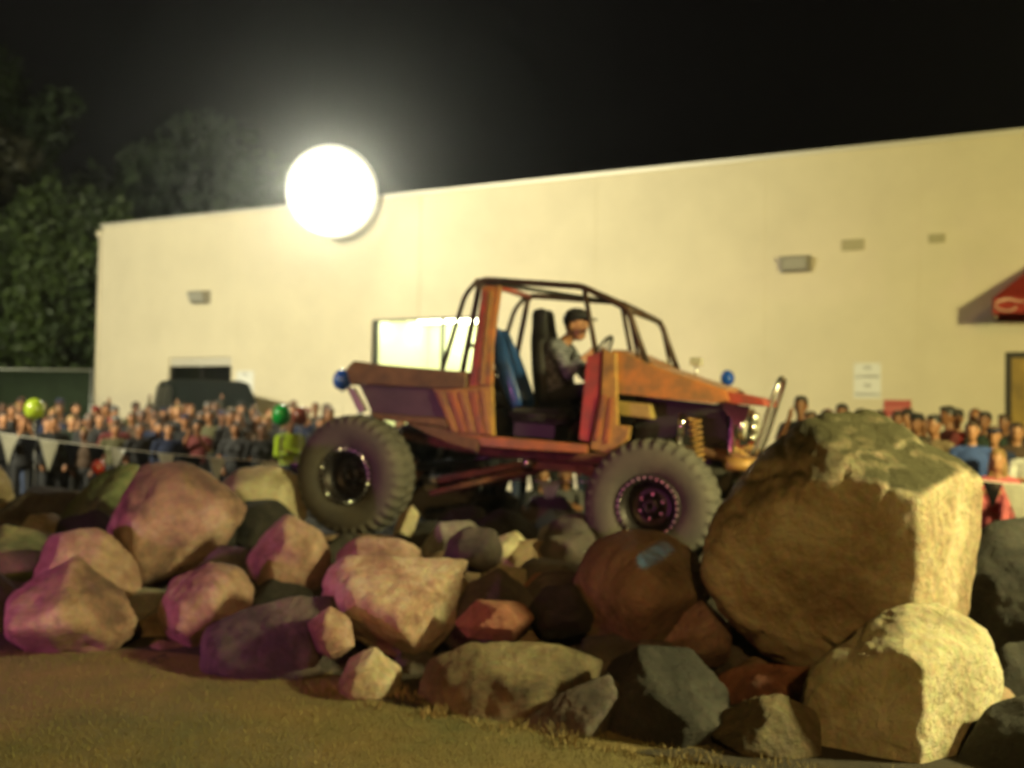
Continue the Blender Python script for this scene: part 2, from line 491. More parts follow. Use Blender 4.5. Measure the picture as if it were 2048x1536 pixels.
# lobby behind
def room(name, x0, x1, y0, y1, z0, z1, mt, parent):
    bm = bmesh.new()
    vs = bm_box(bm, (x0, y0, z0), (x1, y1, z1))
    # open the wall side
    for f in list(bm.faces):
        if all(abs(v.co.y - y0) < 1e-6 for v in f.verts): bm.faces.remove(f)
    bmesh.ops.reverse_faces(bm, faces=bm.faces[:])
    me = bpy.data.meshes.new(name); bm.to_mesh(me); bm.free()
    return obj(name, me, mt, parent)
room('lobby', dl0 - .8, dl1 + .8, TH + .01, 3.4, -.02, 2.9, M['room'], d)
box('lobby_lamp', (dl0 - .3, 1.4, 2.82), (dl0 + .3, 2.0, 2.86), mat('lit_lobby_panel', (1, 1, 1), .5, emit=(1, .9, .55), estr=2.2), d)

# lit window
w = empty('office_window', (0, 0, 0), parent=bld)
fw = .06
box('frame', (w0 + .002, .03, wz0 + .002), (w0 + fw * 1.6, .15, wz1 - .002), M['dark_frame'], w)
box('frame', (w1 - fw, .03, wz0 + .002), (w1 - .002, .15, wz1 - .002), M['dark_frame'], w)
box('frame', (w0 + fw * 1.6, .03, wz1 - .04), (w1 - fw, .15, wz1 - .002), M['dark_frame'], w)
box('sill', (w0 - .03, -.05, wz0 - .04), (w1 + .03, .16, wz0 + .001), M['trim'], w)
box('frame', (w0 + fw * 1.6, .03, wz0 + .003), (w1 - fw, .15, wz0 + .06), M['dark_frame'], w)
xm = w0 + (w1 - w0) * .66
box('mullion', (xm - .025, .04, wz0 + .06), (xm + .025, .14, wz1 - .04), M['dark_frame'], w)
for x0, x1 in ((w0 + fw * 1.6 + .001, xm - .026), (xm + .026, w1 - fw - .001)):
    box('pane', (x0, .09, wz0 + .061), (x1, .096, wz1 - .041), M['glass'], w)
room('office', w0 - .8, w1 + .8, TH + .01, 3.6, 0.0, wz1 + .35, M['room'], w)
for k, yy in enumerate((1.15, 2.5)):
    x0 = (w0 + w1) / 2 + .05
    box('ceiling_tube', (x0, yy, wz1 + .02), (x0 + 1.5, yy + .28, wz1 + .10), M['tube_lit'], w)
    box('ceiling_tube', (x0 - 2.0, yy + .3, wz1 + .22), (x0 - .5, yy + .58, wz1 + .30), M['tube_lit'], w)

# door at the right end, its colour carrying the yellow light on it
d = empty('side_entrance', (0, 0, 0), parent=bld)
box('door_frame', (r0 + .002, .05, 0), (r0 + .09, .17, rz1 - .002), M['dark_frame'], d)
box('door_frame', (r1 - .09, .05, 0), (r1 - .002, .17, rz1 - .002), M['dark_frame'], d)
box('door_frame', (r0 + .09, .05, rz1 - .09), (r1 - .09, .17, rz1 - .002), M['dark_frame'], d)
dm = (r0 + r1) / 2
for x0, x1 in ((r0 + .092, dm - .006), (dm + .006, r1 - .092)):
    lf = box('door_leaf', (x0, .09, .02), (x1, .135, rz1 - .095), M['yellow_door'], d)
    n = 4
    for k in range(n):
        a = x0 + (x1 - x0) * k / n; b = x0 + (x1 - x0) * (k + 1) / n
        box('plank', (a + .006, .082, .03), (b - .006, .0898, rz1 - .10), M['yellow_door'], lf)
    hx = x1 - .1 if x1 < dm else x0 + .06
    box('handle', (hx, .045, 1.0), (hx + .03, .0818, 1.16), M['steel'], lf)

def on_wall(o):
    o.matrix_world = WM @ o.matrix_world
    return o

# wall lamps (unlit wall packs)
def wall_pack(u, v, label, sc=1.0):
    s, z = wall_at(u, v, .1)
    root = empty('wall_light', (s, 0, z))
    root.matrix_world = WM @ Matrix.Translation((s, 0, z))
    W, H, D = .20 * sc, .105 * sc, .20 * sc
    box('back_plate', (-W - .02, -.03, -H - .02), (W + .02, -.002, H + .02), M['grey_metal'], root, .006)
    bm = bmesh.new()
    pts = [(-W, -.03, -H), (W, -.03, -H), (W, -.03, H), (-W, -.03, H), (-W * .92, -D * .55, -H), (W * .92, -D * .55, -H), (W * .92, -D, H * .9), (-W * .92, -D, H * .9)]
    vs = [bm.verts.new(p) for p in pts]
    for f in ((0, 1, 5, 4), (1, 2, 6, 5), (2, 3, 7, 6), (3, 0, 4, 7), (4, 5, 6, 7), (0, 3, 2, 1)): bm.faces.new([vs[i] for i in f])
    bmesh.ops.bevel(bm, geom=bm.edges[:], offset=.008, segments=2, affect='EDGES')
    h = obj('housing', bm, M['grey_metal'], root)
    bm = bmesh.new()
    q = [(-W * .8, -D * .57 - .012, -H * .75), (W * .8, -D * .57 - .012, -H * .75), (W * .8, -D * .95 - .004, H * .62), (-W * .8, -D * .95 - .004, H * .62)]
    vs = [bm.verts.new(p) for p in q] + [bm.verts.new((p[0], p[1] + .012, p[2])) for p in q]
    for f in ((0, 1, 2, 3), (7, 6, 5, 4), (0, 4, 5, 1), (1, 5, 6, 2), (2, 6, 7, 3), (3, 7, 4, 0)): bm.faces.new([vs[i] for i in f])
    obj('lens', bm, M['lens_glass'], root)
    tag(root, label, 'wall light')
wall_pack(398, 594, 'unlit wall light on cream wall above the glazed entrance', 1.35)
wall_pack(1590, 527, 'unlit wall light above the notice with four lines of writing', 1.25)

# two small faded vents
def wall_vent(u, v, wpx, hpx, label):
    s0, z1 = wall_at(u - wpx / 2, v - hpx / 2); s1, z0 = wall_at(u + wpx / 2, v + hpx / 2)
    root = empty('wall_vent'); root.matrix_world = WM @ Matrix.Translation(((s0 + s1) / 2, 0, (z0 + z1) / 2))
    W, H = (s1 - s0) / 2, (z1 - z0) / 2
    m1 = mat('faded_vent', (.50, .44, .28), .8)
    box('frame', (-W, -.02, -H), (W, -.002, H), m1, root, .004)
    for k in range(4):
        z = -H + (2 * H) * (k + .5) / 4
        box('slat', (-W * .9, -.034, z - H * .12), (W * .9, -.0202, z + H * .12), mat('vent_slat', (.36, .33, .20), .8) if k == 0 else bpy.data.materials['vent_slat'], root)
    tag(root, label, 'vent')
wall_vent(1706, 490, 46, 20, 'small faded louvred vent beside the wall light on cream wall')
wall_vent(1874, 477, 34, 16, 'fainter small vent high on wall, next to the red awning')

# paper notices
def text_mesh(body, size, mt, parent, M4, name='lettering'):
    c = bpy.data.curves.new('lettering_curve', 'FONT'); c.body = body; c.size = size
    c.align_x = 'CENTER'; c.align_y = 'CENTER'; c.extrude = 0.0015
    t = bpy.data.objects.new('lettering_tmp', c); COL.objects.link(t)
    bpy.context.view_layer.update()
    dg = bpy.context.evaluated_depsgraph_get()
    me = bpy.data.meshes.new_from_object(t.evaluated_get(dg))
    bpy.data.objects.remove(t)
    o = obj(name, me, None, parent)
    me.materials.clear(); me.materials.append(mt)
    o.matrix_local = M4
    return o
FACE = Matrix.Rotation(R(90), 4, 'X')      # text lying in the xz plane, read from -y
def notice(u0, u1, v0, v1, lines, label):
    s0, z1 = wall_at(u0, v0); s1, z0 = wall_at(u1, v1)
    W, H = (s1 - s0) / 2, (z1 - z0) / 2
    root = empty('paper_notice'); root.matrix_world = WM @ Matrix.Translation(((s0 + s1) / 2, 0, (z0 + z1) / 2))
    box('sheet', (-W, -.008, -H), (W, -.002, H), M['paper'], root)
    n = len(lines)
    for k, (t, sz) in enumerate(lines):
        z = H * .72 - k * (1.5 * H / max(1, n - 1)) if n > 1 else 0
        text_mesh(t, sz, M['ink'], root, Matrix.Translation((0, -.0100, z)) @ FACE)
    for sx in (-1, 1):
        box('tape', (sx * W * .85 - .03, -.0095, H - .04), (sx * W * .85 + .03, -.0082, H + .02), M['trim'], root)
    tag(root, label, 'notice')
notice(1708, 1762, 726, 797, [('NO', .085), ('LOITERING', .078), ('OR', .085), ('TRESPASSING', .070)], 'white paper notice with four lines of black writing on wall')
notice(473, 507, 742, 790, [('NO', .10), ('PARKING', .09)], 'white notice taped up right of the glazed entrance')
s0, z1 = wall_at(1768, 800); s1, z0 = wall_at(1822, 835)
sg = empty('sign_board'); sg.matrix_world = WM @ Matrix.Translation(((s0 + s1) / 2, 0, (z0 + z1) / 2))
W, H = (s1 - s0) / 2, (z1 - z0) / 2
box('board', (-W, -.03, -H), (W, -.002, H), M['redsign'], sg, .004)
box('stripe', (-W * .9, -.034, -.015), (W * .9, -.0302, .02), mat('pale_red_stripe', (.6, .2, .15), .6), sg)
tag(sg, 'low red sign board on wall under the white notice', 'sign')

# red awning over the side entrance
s0, z0 = wall_at(1985, 628, 1.3)
aw = empty('door_awning'); aw.matrix_world = WM @ Matrix.Translation((s0, 0, z0))
AWW, AWD, AWH, AWI = 4.2, 1.3, 1.25, 1.0
bm = bmesh.new()
P = [(0, -AWD, 0.0), (0, -AWD, .24), (0, -.004, AWH), (0, -.004, 0.0)]
a = [bm.verts.new(p) for p in P]; b = [bm.verts.new((p[0] + AWW, p[1], p[2])) for p in P]
a[2].co.x += AWI; b[2].co.x -= AWI
bm.faces.new(a); bm.faces.new(list(reversed(b)))
for i in range(3): bm.faces.new((a[i], b[i], b[i + 1], a[i + 1]))
bmesh.ops.solidify(bm, geom=bm.faces[:], thickness=.012)
obj('canopy', bm, M['awning'], aw)
bm = bmesh.new()
for p, q in (((0, -AWD + .02, .02), (AWW, -AWD + .02, .02)), ((.02, -.03, .03), (.02, -AWD + .03, .03)), ((AWW - .02, -.03, .03), (AWW - .02, -AWD + .03, .03))):
    bm_tube(bm, [p, q], .018, 8)
obj('tube_frame', bm, M['galv'], aw)
# pale script initial painted on the side cheek and valance
bm = bmesh.new()
cv = [(.10 + .16 * math.cos(t) * (1 if t < 4 else .8), 0, .13 + .09 * math.sin(t)) for t in np.linspace(.5, 6.0, 16)]
bm_tube(bm, [(x + .10, -AWD - .016, z) for x, y, z in cv], .017, 6)
bm_tube(bm, [(.05, -AWD - .016, .17), (.22, -AWD - .016, .205), (.42, -AWD - .016, .17)], .016, 6)
bm_tube(bm, [(.55, -AWD - .016, .04), (.60, -AWD - .016, .2), (.70, -AWD - .016, .06), (.78, -AWD - .016, .2)], .016, 6)
obj('lettering', bm, mat('faded_awning_print', (.62, .36, .26), .8), aw)
tag(aw, 'red canvas awning with pale script over the yellow side door', 'awning')

# glaring roof floodlight
s, z = wall_at(664, 384, .68)
fl = empty('roof_floodlight'); fl.matrix_world = WM @ Matrix.Translation((s, -.68, WH + .08))
gz = z - WH - .08
# lamp aimed at the rock course: a bank of floods
aim = (WMI.to_3x3() @ (Vector((.6, 7.0, .6)) - (WM @ Vector((s, -.68, z))))).normalized()
aim = (aim + Vector((0, -.55, 0))).normalized()
AQ = Matrix.Translation((0, 0, gz)) @ aim.to_track_quat('Z', 'Y').to_matrix().to_4x4()
LR = 1.0
lm = mat('lit_lamp_glass', (.8, .8, .75), .5)          # wide glow faded towards its rim, standing in for lens glare
N_ = lm.node_tree.nodes; K_ = lm.node_tree.links
tc_ = N_.new('ShaderNodeTexCoord'); sb_ = N_.new('ShaderNodeVectorMath'); sb_.operation = 'DISTANCE'; sb_.inputs[1].default_value = (0, 0, gz)
K_.new(tc_.outputs['Object'], sb_.inputs[0])
mr_ = N_.new('ShaderNodeMapRange'); mr_.interpolation_type = 'SMOOTHERSTEP'
mr_.inputs['From Min'].default_value = 1.0; mr_.inputs['From Max'].default_value = .0; mr_.inputs['To Min'].default_value = .3; mr_.inputs['To Max'].default_value = 150
K_.new(sb_.outputs['Value'], mr_.inputs['Value'])
N_['Principled BSDF'].inputs['Emission Color'].default_value = (1, .95, .80, 1)
K_.new(mr_.outputs[0], N_['Principled BSDF'].inputs['Emission Strength'])
M['lamp_white'] = lm
lathe('lamp_glass', [(LR * math.cos(t), .02 + .30 * math.sin(t)) for t in np.linspace(0.0, 1.5, 14)] + [(.01, .32)], M['lamp_white'], fl, 48, AQ)
lathe('housing', [(LR * .25, -.26), (LR * .6, -.22), (LR * .86, -.12), (LR * .97, .0), (LR * .96, .02), (LR * .84, -.08), (LR * .25, -.2)], M['grey_metal'], fl, 48, AQ)
tube('bracket', [(0, .76, .0), (0, .76, gz - .05), tuple(AQ @ Vector((0, 0, -.2)))], .045, M['grey_metal'], fl)
box('base_plate', (-.2, .62, -.004), (.2, .86, .03), M['grey_metal'], fl)
tag(fl, 'glaring white floodlight mounted on the warehouse roof edge', 'floodlight')

# ------------------------------------------------------------------ fence left of the building
FA = WA + Vector((-.25, .3, 0)); FB = FA + Vector((-11, 1.6, 0))
fz = 1.55 + 2.25 - 1.55
fdir = (FB - FA); fl_len = fdir.length
fn = empty('screen_fence', FA, math.atan2(fdir.y, fdir.x))
zt = px(100, 741, FA.y + .7).z
for k in range(5):
    x = fl_len * k / 4 + (.05 if k == 0 else 0)
    tube('post', [(x, 0, 0), (x, 0, zt + .05)], .035, M['galv'], fn, 8)
tube('top_rail', [(0.02, 0, zt), (fl_len, 0, zt)], .024, M['galv'], fn, 8)
for k in range(4):
    bm = bmesh.new()
    n = 24
    x0 = fl_len * k / 4 + .09; x1 = fl_len * (k + 1) / 4 - .05
    f = [[bm.verts.new((x0 + (x1 - x0) * i / n, -.045 + .02 * math.sin(i * .9 + j) , .06 + (zt - .1) * j / 4)) for j in range(5)] for i in range(n + 1)]
    for i in range(n):
        for j in range(4): bm.faces.new((f[i][j], f[i + 1][j], f[i + 1][j + 1], f[i][j + 1]))
    bmesh.ops.solidify(bm, geom=bm.faces[:], thickness=.004)
    obj('screen_panel', bm, M['fence_green'], fn, True)
tag(fn, 'tall green screened chain fence beside the warehouse end', 'fence')

# ------------------------------------------------------------------ trees
def make_tree(loc, h, crown_r, z0, nleaf, leafmat, label, seed, leaf=.22, squash=1.0):
    rnd = random.Random(seed)
    root = empty('tree', loc)
    bm = bmesh.new()
    trunk = [(0, 0, 0)]
    p = Vector((0, 0, 0))
    for k in range(6):
        p = p + Vector((rnd.uniform(-.18, .18), rnd.uniform(-.18, .18), h * .8 / 6)); trunk.append(tuple(p))
    bm_tube(bm, trunk, h * .028, 8, h * .008)
    tips = []
    for k in range(14):
        t = rnd.uniform(.3, .98); i = int(t * 6); base = Vector(trunk[i])
        a = rnd.uniform(0, 6.28); L = crown_r * rnd.uniform(.5, .95)
        m1 = base + Vector((math.cos(a) * L * .5, math.sin(a) * L * .5, L * .28))
        e = base + Vector((math.cos(a) * L, math.sin(a) * L, L * rnd.uniform(.2, .6)))
        bm_tube(bm, [base, m1, e], h * .010, 6, h * .003); tips += [m1, e]
    obj('trunk', bm, M['bark'], root, True)
    # clumps of leaves
    cl = []
    for k in range(70):
        a = rnd.uniform(0, 6.28); zz = rnd.random()
        rr = crown_r * math.sqrt(max(.05, 1 - (2 * zz - 1) ** 2)) * rnd.uniform(.35, 1.05)
        cl.append((Vector((rr * math.cos(a), rr * math.sin(a), z0 + (h - z0) * zz * squash)), rnd.uniform(.35, .8) * crown_r * .42))
    cl += [(t, crown_r * .3) for t in tips]
    nr = np.random.RandomState(seed)
    vs = []; fs = []
    per = nleaf // len(cl)
    for c, r in cl:
        d = nr.normal(size=(per, 3)); d /= np.linalg.norm(d, axis=1)[:, None]
        pts = np.array(c) + d * (r * nr.uniform(.3, 1.0, size=(per, 1)) ** .6)
        ax = nr.normal(size=(per, 3)); ax /= np.linalg.norm(ax, axis=1)[:, None]
        ay = np.cross(ax, nr.normal(size=(per, 3))); ay /= np.linalg.norm(ay, axis=1)[:, None]
        s = leaf * nr.uniform(.6, 1.3, size=(per, 1))
        q = np.stack([pts - ax * s, pts + ay * s * .45, pts + ax * s, pts - ay * s * .45], axis=1).reshape(-1, 3)
        b0 = len(vs); vs.extend(map(tuple, q))
        fs.extend([(b0 + 4 * i, b0 + 4 * i + 1, b0 + 4 * i + 2, b0 + 4 * i + 3) for i in range(per)])
    me = bpy.data.meshes.new('crown'); me.from_pydata(vs, [], fs)
    obj('crown', me, leafmat, root)
    tag(root, label, 'tree', 'trees behind the fence')
make_tree((-13.6, 29.5, 0), 7.6, 2.9, 1.2, 20000, M['leaf2'], 'bright green bushy tree right behind the screened fence', 3, leaf=.13)
make_tree((-18.5, 33, 0), 13.0, 4.2, 2.0, 12000, M['leaf'], 'tall dark green tree rising above the bushy tree by the fence', 5)
make_tree((-17.2, 31, 0), 10.2, 2.4, 6.0, 6000, M['leaf3'], 'tree with a pale dry clump of leaves beside the tall dark tree', 8)
make_tree((-12.5, 40, 0), 12.5, 4.6, 3.0, 9000, M['leaf'], 'dark tree far behind the warehouse roof corner', 11, leaf=.26)
make_tree((-25.5, 38, 0), 19.0, 5.5, 3.0, 10000, M['leaf'], 'tallest dark tree in the grove behind the fence', 12, leaf=.28)

# ------------------------------------------------------------------ boulders
ICO = {}
def ico(n):
    if n not in ICO:
        b = bmesh.new(); bmesh.ops.create_icosphere(b, subdivisions=n, radius=1)
        b.verts.ensure_lookup_table()
        d = np.array([v.co[:] for v in b.verts]); f = [[v.index for v in q.verts] for q in b.faces]
        b.free(); ICO[n] = (d / np.linalg.norm(d, axis=1)[:, None], f)
    return ICO[n]

def boulder(poly, Y, depth, mt, label, seed, facets=None, sub=5, rough=1.0, p=44, nf=9, group=None, name='boulder', ycut=None):
    """boulder whose outline on the plane y = Y is poly (photo pixels), depth metres thick"""
    rnd = random.Random(seed)
    P = [px(u, v, Y) for u, v in poly]
    A = cx = cz = 0.0
    n = len(P)
    for i in range(n):
        q, w_ = P[i], P[(i + 1) % n]
        cr = q.x * w_.z - w_.x * q.z
        A += cr; cx += (q.x + w_.x) * cr; cz += (q.z + w_.z) * cr
    cx /= 3 * A; cz /= 3 * A
    pts = [(q.x - cx, q.z - cz) for q in P]
    sgn = 1 if A > 0 else -1
    pl = []
    for i in range(n):
        (x0, z0), (x1, z1) = pts[i], pts[(i + 1) % n]
        ex, ez = x1 - x0, z1 - z0
        L = math.hypot(ex, ez)
        if L < 1e-6: continue
        mx_, mz_ = sgn * ez / L, -sgn * ex / L
        h = mx_ * x0 + mz_ * z0
        h = max(h, .03)
        for s in (-1, 1):
            t = s * rnd.uniform(.15, .75)
            k = math.sqrt(1 + t * t)
            pl.append((mx_ / k, t / k, mz_ / k, h / k))
    for s in (-1, 1):
        v = Vector((rnd.uniform(-.35, .35), s, rnd.uniform(-.1, .4))).normalized()
        pl.append((*v, depth / 2))
    xs = max(abs(a) for a, b in pts); zs = max(abs(b) for a, b in pts)
    for k in range(nf):
        v = Vector((rnd.uniform(-1, 1), -rnd.uniform(.25, 1), rnd.uniform(-.7, 1))).normalized()
        sup = max(v.x * a + v.z * b for a, b in pts) * .62 + abs(v.y) * depth / 2 * .8
        pl.append((*v, sup * rnd.uniform(.80, 1.0)))
    for f in (facets or []):
        v = Vector(f[:3]).normalized(); pl.append((*v, f[3]))
    pl = np.array(pl)
    dirs, faces = ico(sub)
    c = np.maximum(dirs @ pl[:, :3].T, 1e-6) / pl[:, 3][None, :]
    r = (c ** p).sum(axis=1) ** (-1.0 / p) * 1.085
    size = (xs + zs) / 2
    off = Vector((seed * 7.31, seed * 3.17, seed * 1.93))
    co = dirs * r[:, None]
    out = []
    for v in co:
        q = Vector(v)
        s = q * (1.5 / max(size, .15)) + off
        dlt = .055 * noise.noise(s) + .028 * noise.noise(s * 2.6) + .013 * noise.noise(s * 6.5) + .007 * noise.noise(s * 15)
        rg = abs(noise.noise(s * 1.7 + Vector((9, 2, 4))))
        if rg < .07: dlt -= .028 * (1 - rg / .07)
        out.append(q * (1 + dlt * rough))
    me = bpy.data.meshes.new(name)
    me.from_pydata([tuple(q) for q in out], [], faces)
    me.shade_smooth()
    o = obj(name, me, M[mt])
    o.location = (cx, Y, cz)
    tag(o, label, 'boulder', group or 'boulders of the rock course')
    return o

B = boulder
B([(8, 1215), (55, 1155), (150, 1120), (240, 1180), (268, 1240), (232, 1292), (150, 1318), (80, 1312), (20, 1270)], 6.35, .8, 'rock_pink', 'salmon pink boulder at lawn edge below the mauve boulder', 1, sub=5)
B([(55, 1140), (105, 1072), (190, 1060), (232, 1080), (278, 1160), (272, 1215), (190, 1250), (75, 1240)], 7.0, .8, 'rock_pink', 'mauve rounded boulder resting behind the salmon boulder', 2, sub=5)
B([(-80, 1150), (0, 1150), (35, 1190), (60, 1290), (50, 1330), (-80, 1325)], 6.9, .9, 'rock_dark', 'dark purple boulder partly behind the salmon boulder', 3)
B([(222, 1070), (245, 1010), (285, 940), (330, 918), (372, 925), (450, 978), (512, 1042), (492, 1085), (432, 1115), (400, 1160), (360, 1190), (285, 1190), (240, 1120)], 7.7, 1.1, 'rock_pink', 'largest pink boulder with a pale chip on its face', 4, sub=5, facets=[(.55, -.8, .25, .34)])
B([(120, 1040), (190, 955), (245, 930), (295, 940), (300, 1010), (250, 1100), (140, 1110)], 8.8, .9, 'rock_green', 'mossy green boulder behind the largest pink boulder', 5)
B([(-40, 1090), (10, 1050), (60, 1062), (130, 1080), (140, 1140), (60, 1180), (-40, 1180)], 7.6, .8, 'rock_green', 'dark green boulder behind the mauve boulder', 6)
B([(40, 1062), (60, 1032), (108, 1030), (125, 1060), (120, 1110), (50, 1110)], 8.3, .5, 'rock_tan', 'small tan rock perched over the dark green boulder', 7)
B([(-30, 1040), (10, 1000), (70, 975), (150, 985), (165, 1030), (140, 1090), (-30, 1090)], 9.4, .8, 'rock_dark', 'dark flat boulder at the back near the pennant line', 8)
B([(-60, 960), (-10, 930), (18, 960), (25, 1010), (0, 1050), (-60, 1050)], 9.9, .6, 'rock_tan', 'ochre boulder at the far end of the rock course', 9)
B([(438, 980), (478, 940), (550, 934), (592, 955), (612, 1035), (560, 1080), (470, 1070)], 9.3, .8, 'rock_pale', 'pale yellow boulder behind the rear tyre', 10)
B([(497, 1120), (520, 1070), (568, 1028), (640, 1068), (660, 1110), (652, 1165), (600, 1195), (540, 1200), (505, 1165)], 7.2, .75, 'rock_pink', 'pink and yellow boulder below the rear tyre', 11, sub=5)
B([(392, 1140), (440, 1092), (490, 1100), (505, 1160), (450, 1210), (400, 1200)], 7.45, .5, 'rock_grey', 'slate grey rock wedged below the largest pink boulder', 12)
B([(326, 1205), (348, 1160), (420, 1130), (472, 1140), (502, 1182), (492, 1228), (450, 1262), (400, 1310), (345, 1280)], 6.6, .65, 'rock_pink', 'mauve boulder with an ochre patch at the lawn side', 13, sub=5)
B([(252, 1192), (290, 1176), (337, 1184), (335, 1235), (300, 1262), (258, 1240)], 7.0, .45, 'rock_grey', 'small violet rock between salmon and ochre patched boulders', 14)
B([(375, 1345), (395, 1275), (480, 1230), (600, 1195), (665, 1200), (700, 1290), (685, 1385), (600, 1400), (480, 1385)], 6.0, .7, 'rock_dark', 'long dark purple boulder at the lawn edge', 15, sub=5)
B([(618, 1248), (660, 1212), (700, 1240), (708, 1290), (670, 1315), (635, 1295)], 5.72, .35, 'rock_pink', 'small magenta rock leaning on the big cream boulder', 16)
B([(652, 1185), (662, 1130), (700, 1113), (840, 1120), (925, 1122), (965, 1150), (945, 1190), (900, 1250), (885, 1320), (835, 1345), (770, 1305), (705, 1275), (660, 1235)], 6.15, .8, 'rock_creampink', 'big cream and pink boulder in the middle of the pile', 17, sub=5, rough=1.3)
B([(675, 1385), (698, 1320), (750, 1298), (803, 1340), (795, 1385), (745, 1418), (690, 1418)], 5.55, .45, 'rock_tan', 'ochre stone at the foot of the cream boulder', 18)
B([(832, 1410), (865, 1320), (950, 1285), (1100, 1290), (1210, 1330), (1190, 1380), (1090, 1440), (960, 1452), (860, 1440)], 5.45, .7, 'rock_olive', 'broad olive brown slab at the lawn edge', 19, sub=5)
B([(1025, 1462), (1120, 1390), (1215, 1350), (1255, 1400), (1210, 1480), (1100, 1490)], 5.0, .5, 'rock_dark', 'dark wedge of rock before the olive brown slab', 20)
B([(885, 1275), (935, 1172), (1000, 1136), (1060, 1180), (1075, 1260), (1000, 1310), (920, 1310)], 6.25, .6, 'rock_dark', 'dark pointed boulder right of the big cream boulder', 21)
B([(912, 1245), (958, 1202), (1040, 1203), (1068, 1240), (1025, 1280), (940, 1275)], 5.85, .35, 'rock_red', 'rust red stone in front of the dark pointed boulder', 22)
B([(1040, 1190), (1080, 1150), (1150, 1150), (1178, 1210), (1172, 1300), (1080, 1310), (1050, 1250)], 6.5, .6, 'rock_dark', 'dark boulder left of the round brown boulder', 23)
B([(1050, 1170), (1070, 1148), (1130, 1146), (1145, 1180), (1100, 1205), (1060, 1200)], 6.75, .35, 'rock_red', 'dull red rock on the dark boulder under the truck', 24)
B([(960, 1145), (990, 1128), (1050, 1140), (1055, 1180), (1000, 1200), (965, 1180)], 6.9, .4, 'rock_pale', 'pale rock chip under the truck', 25)
B([(1150, 1170), (1188, 1092), (1250, 1065), (1340, 1068), (1402, 1110), (1420, 1180), (1385, 1255), (1310, 1310), (1210, 1305), (1162, 1235)], 6.1, .85, 'rock_brown', 'round brown boulder with a cyan glint before the front tyre', 26, sub=5, rough=.7, nf=5, p=30)
B([(1310, 1310), (1375, 1222), (1428, 1190), (1462, 1240), (1455, 1320), (1390, 1345)], 5.75, .4, 'rock_pink', 'salmon stone squeezed under the round brown boulder', 27)
B([(1185, 1420), (1225, 1332), (1310, 1288), (1400, 1288), (1445, 1330), (1460, 1440), (1420, 1510), (1280, 1525), (1195, 1480)], 5.05, .6, 'rock_black', 'dark boulder with one pale facet at the lawn edge', 28, sub=5, facets=[(.35, -.35, .85, .17)])
B([(1422, 1155), (1438, 1060), (1500, 955), (1590, 868), (1690, 822), (1800, 828), (1900, 878), (1955, 940), (1948, 1070), (1925, 1235), (1840, 1262), (1750, 1290), (1640, 1330), (1540, 1295), (1468, 1245)], 5.6, 1.35, 'rock_mossy', 'huge brown boulder taller than all others, lit on one side', 29, sub=6, nf=0, p=46, rough=1.1,
  facets=[(.693, -.721, -.03, .470), (.15, -.52, .84, .50), (-.42, -.91, -.05, .40), (-.35, -.72, .60, .52), (-.25, -.7, -.66, .58), (.5, -.25, .83, .60)])
B([(1605, 1440), (1635, 1345), (1715, 1272), (1800, 1222), (1890, 1213), (1972, 1268), (2003, 1380), (1985, 1475), (1930, 1520), (1890, 1600), (1620, 1600)], 4.85, 1.0, 'rock_pale', 'big squat boulder with a bright pale side beneath the huge one', 30, sub=6, nf=0, p=40, rough=1.1,
  facets=[(.566, -.825, .0, .262), (-.62, -.78, .05, .31), (.2, -.5, .84, .40)])
B([(1435, 1365), (1500, 1328), (1620, 1338), (1640, 1420), (1540, 1440), (1450, 1430)], 5.45, .5, 'rock_red', 'rust red rock wedged under the huge brown boulder', 31)
B([(1425, 1455), (1468, 1402), (1560, 1394), (1632, 1430), (1625, 1530), (1540, 1560), (1445, 1540)], 4.75, .45, 'rock_olive', 'low dark brown boulder beside the squat pale boulder', 32)
B([(1905, 1140), (1975, 1060), (2110, 1040), (2170, 1320), (1990, 1420), (1910, 1320)], 6.4, 1.0, 'rock_black', 'black boulder behind the huge brown one', 33)
B([(1940, 1370), (2010, 1295), (2130, 1270), (2150, 1480), (1960, 1480)], 5.6, .7, 'rock_black', 'blackish boulder behind the squat pale boulder', 34)
B([(1870, 1600), (1925, 1500), (1992, 1402), (2110, 1388), (2150, 1620)], 4.55, .6, 'rock_black', 'dark grey boulder beside the squat pale boulder', 35)
# under and behind the truck
B([(560, 1135), (600, 1082), (660, 1072), (790, 1075), (850, 1085), (870, 1150), (700, 1190)], 8.75, 1.1, 'rock_brown', 'flat brown boulder carrying the rear tyre', 36)
B([(668, 1110), (715, 1076), (800, 1080), (838, 1100), (842, 1150), (700, 1165)], 7.05, .5, 'rock_pink', 'low pinkish rock behind the big cream boulder', 37)
B([(836, 1110), (880, 1048), (940, 1045), (975, 1085), (975, 1140), (860, 1150)], 7.9, .6, 'rock_grey', 'dark grey boulder between the truck wheels', 38)
B([(955, 1110), (985, 1078), (1035, 1062), (1062, 1100), (1020, 1150), (970, 1150)], 7.6, .4, 'rock_pale', 'pale split rock between the truck wheels', 39, rough=1.6)
B([(1070, 1110), (1085, 1055), (1140, 1030), (1190, 1050), (1195, 1130), (1100, 1150)], 8.6, .6, 'rock_grey', 'grey block of rock left of the front tyre', 40)
B([(1130, 1175), (1180, 1138), (1290, 1128), (1400, 1135), (1440, 1180), (1400, 1230), (1180, 1230)], 7.9, 1.1, 'rock_grey', 'flat grey boulder carrying the front tyre', 41)
B([(786, 1068), (800, 1030), (826, 1008), (838, 1030), (822, 1075)], 8.05, .3, 'rock_pale', 'small white stone beside the rear tyre', 42)
B([(800, 1100), (850, 1060), (980, 1058), (1040, 1085), (1030, 1120), (820, 1125)], 10.3, 1.0, 'rock_dark', 'dark boulder carrying the far rear tyre', 43)
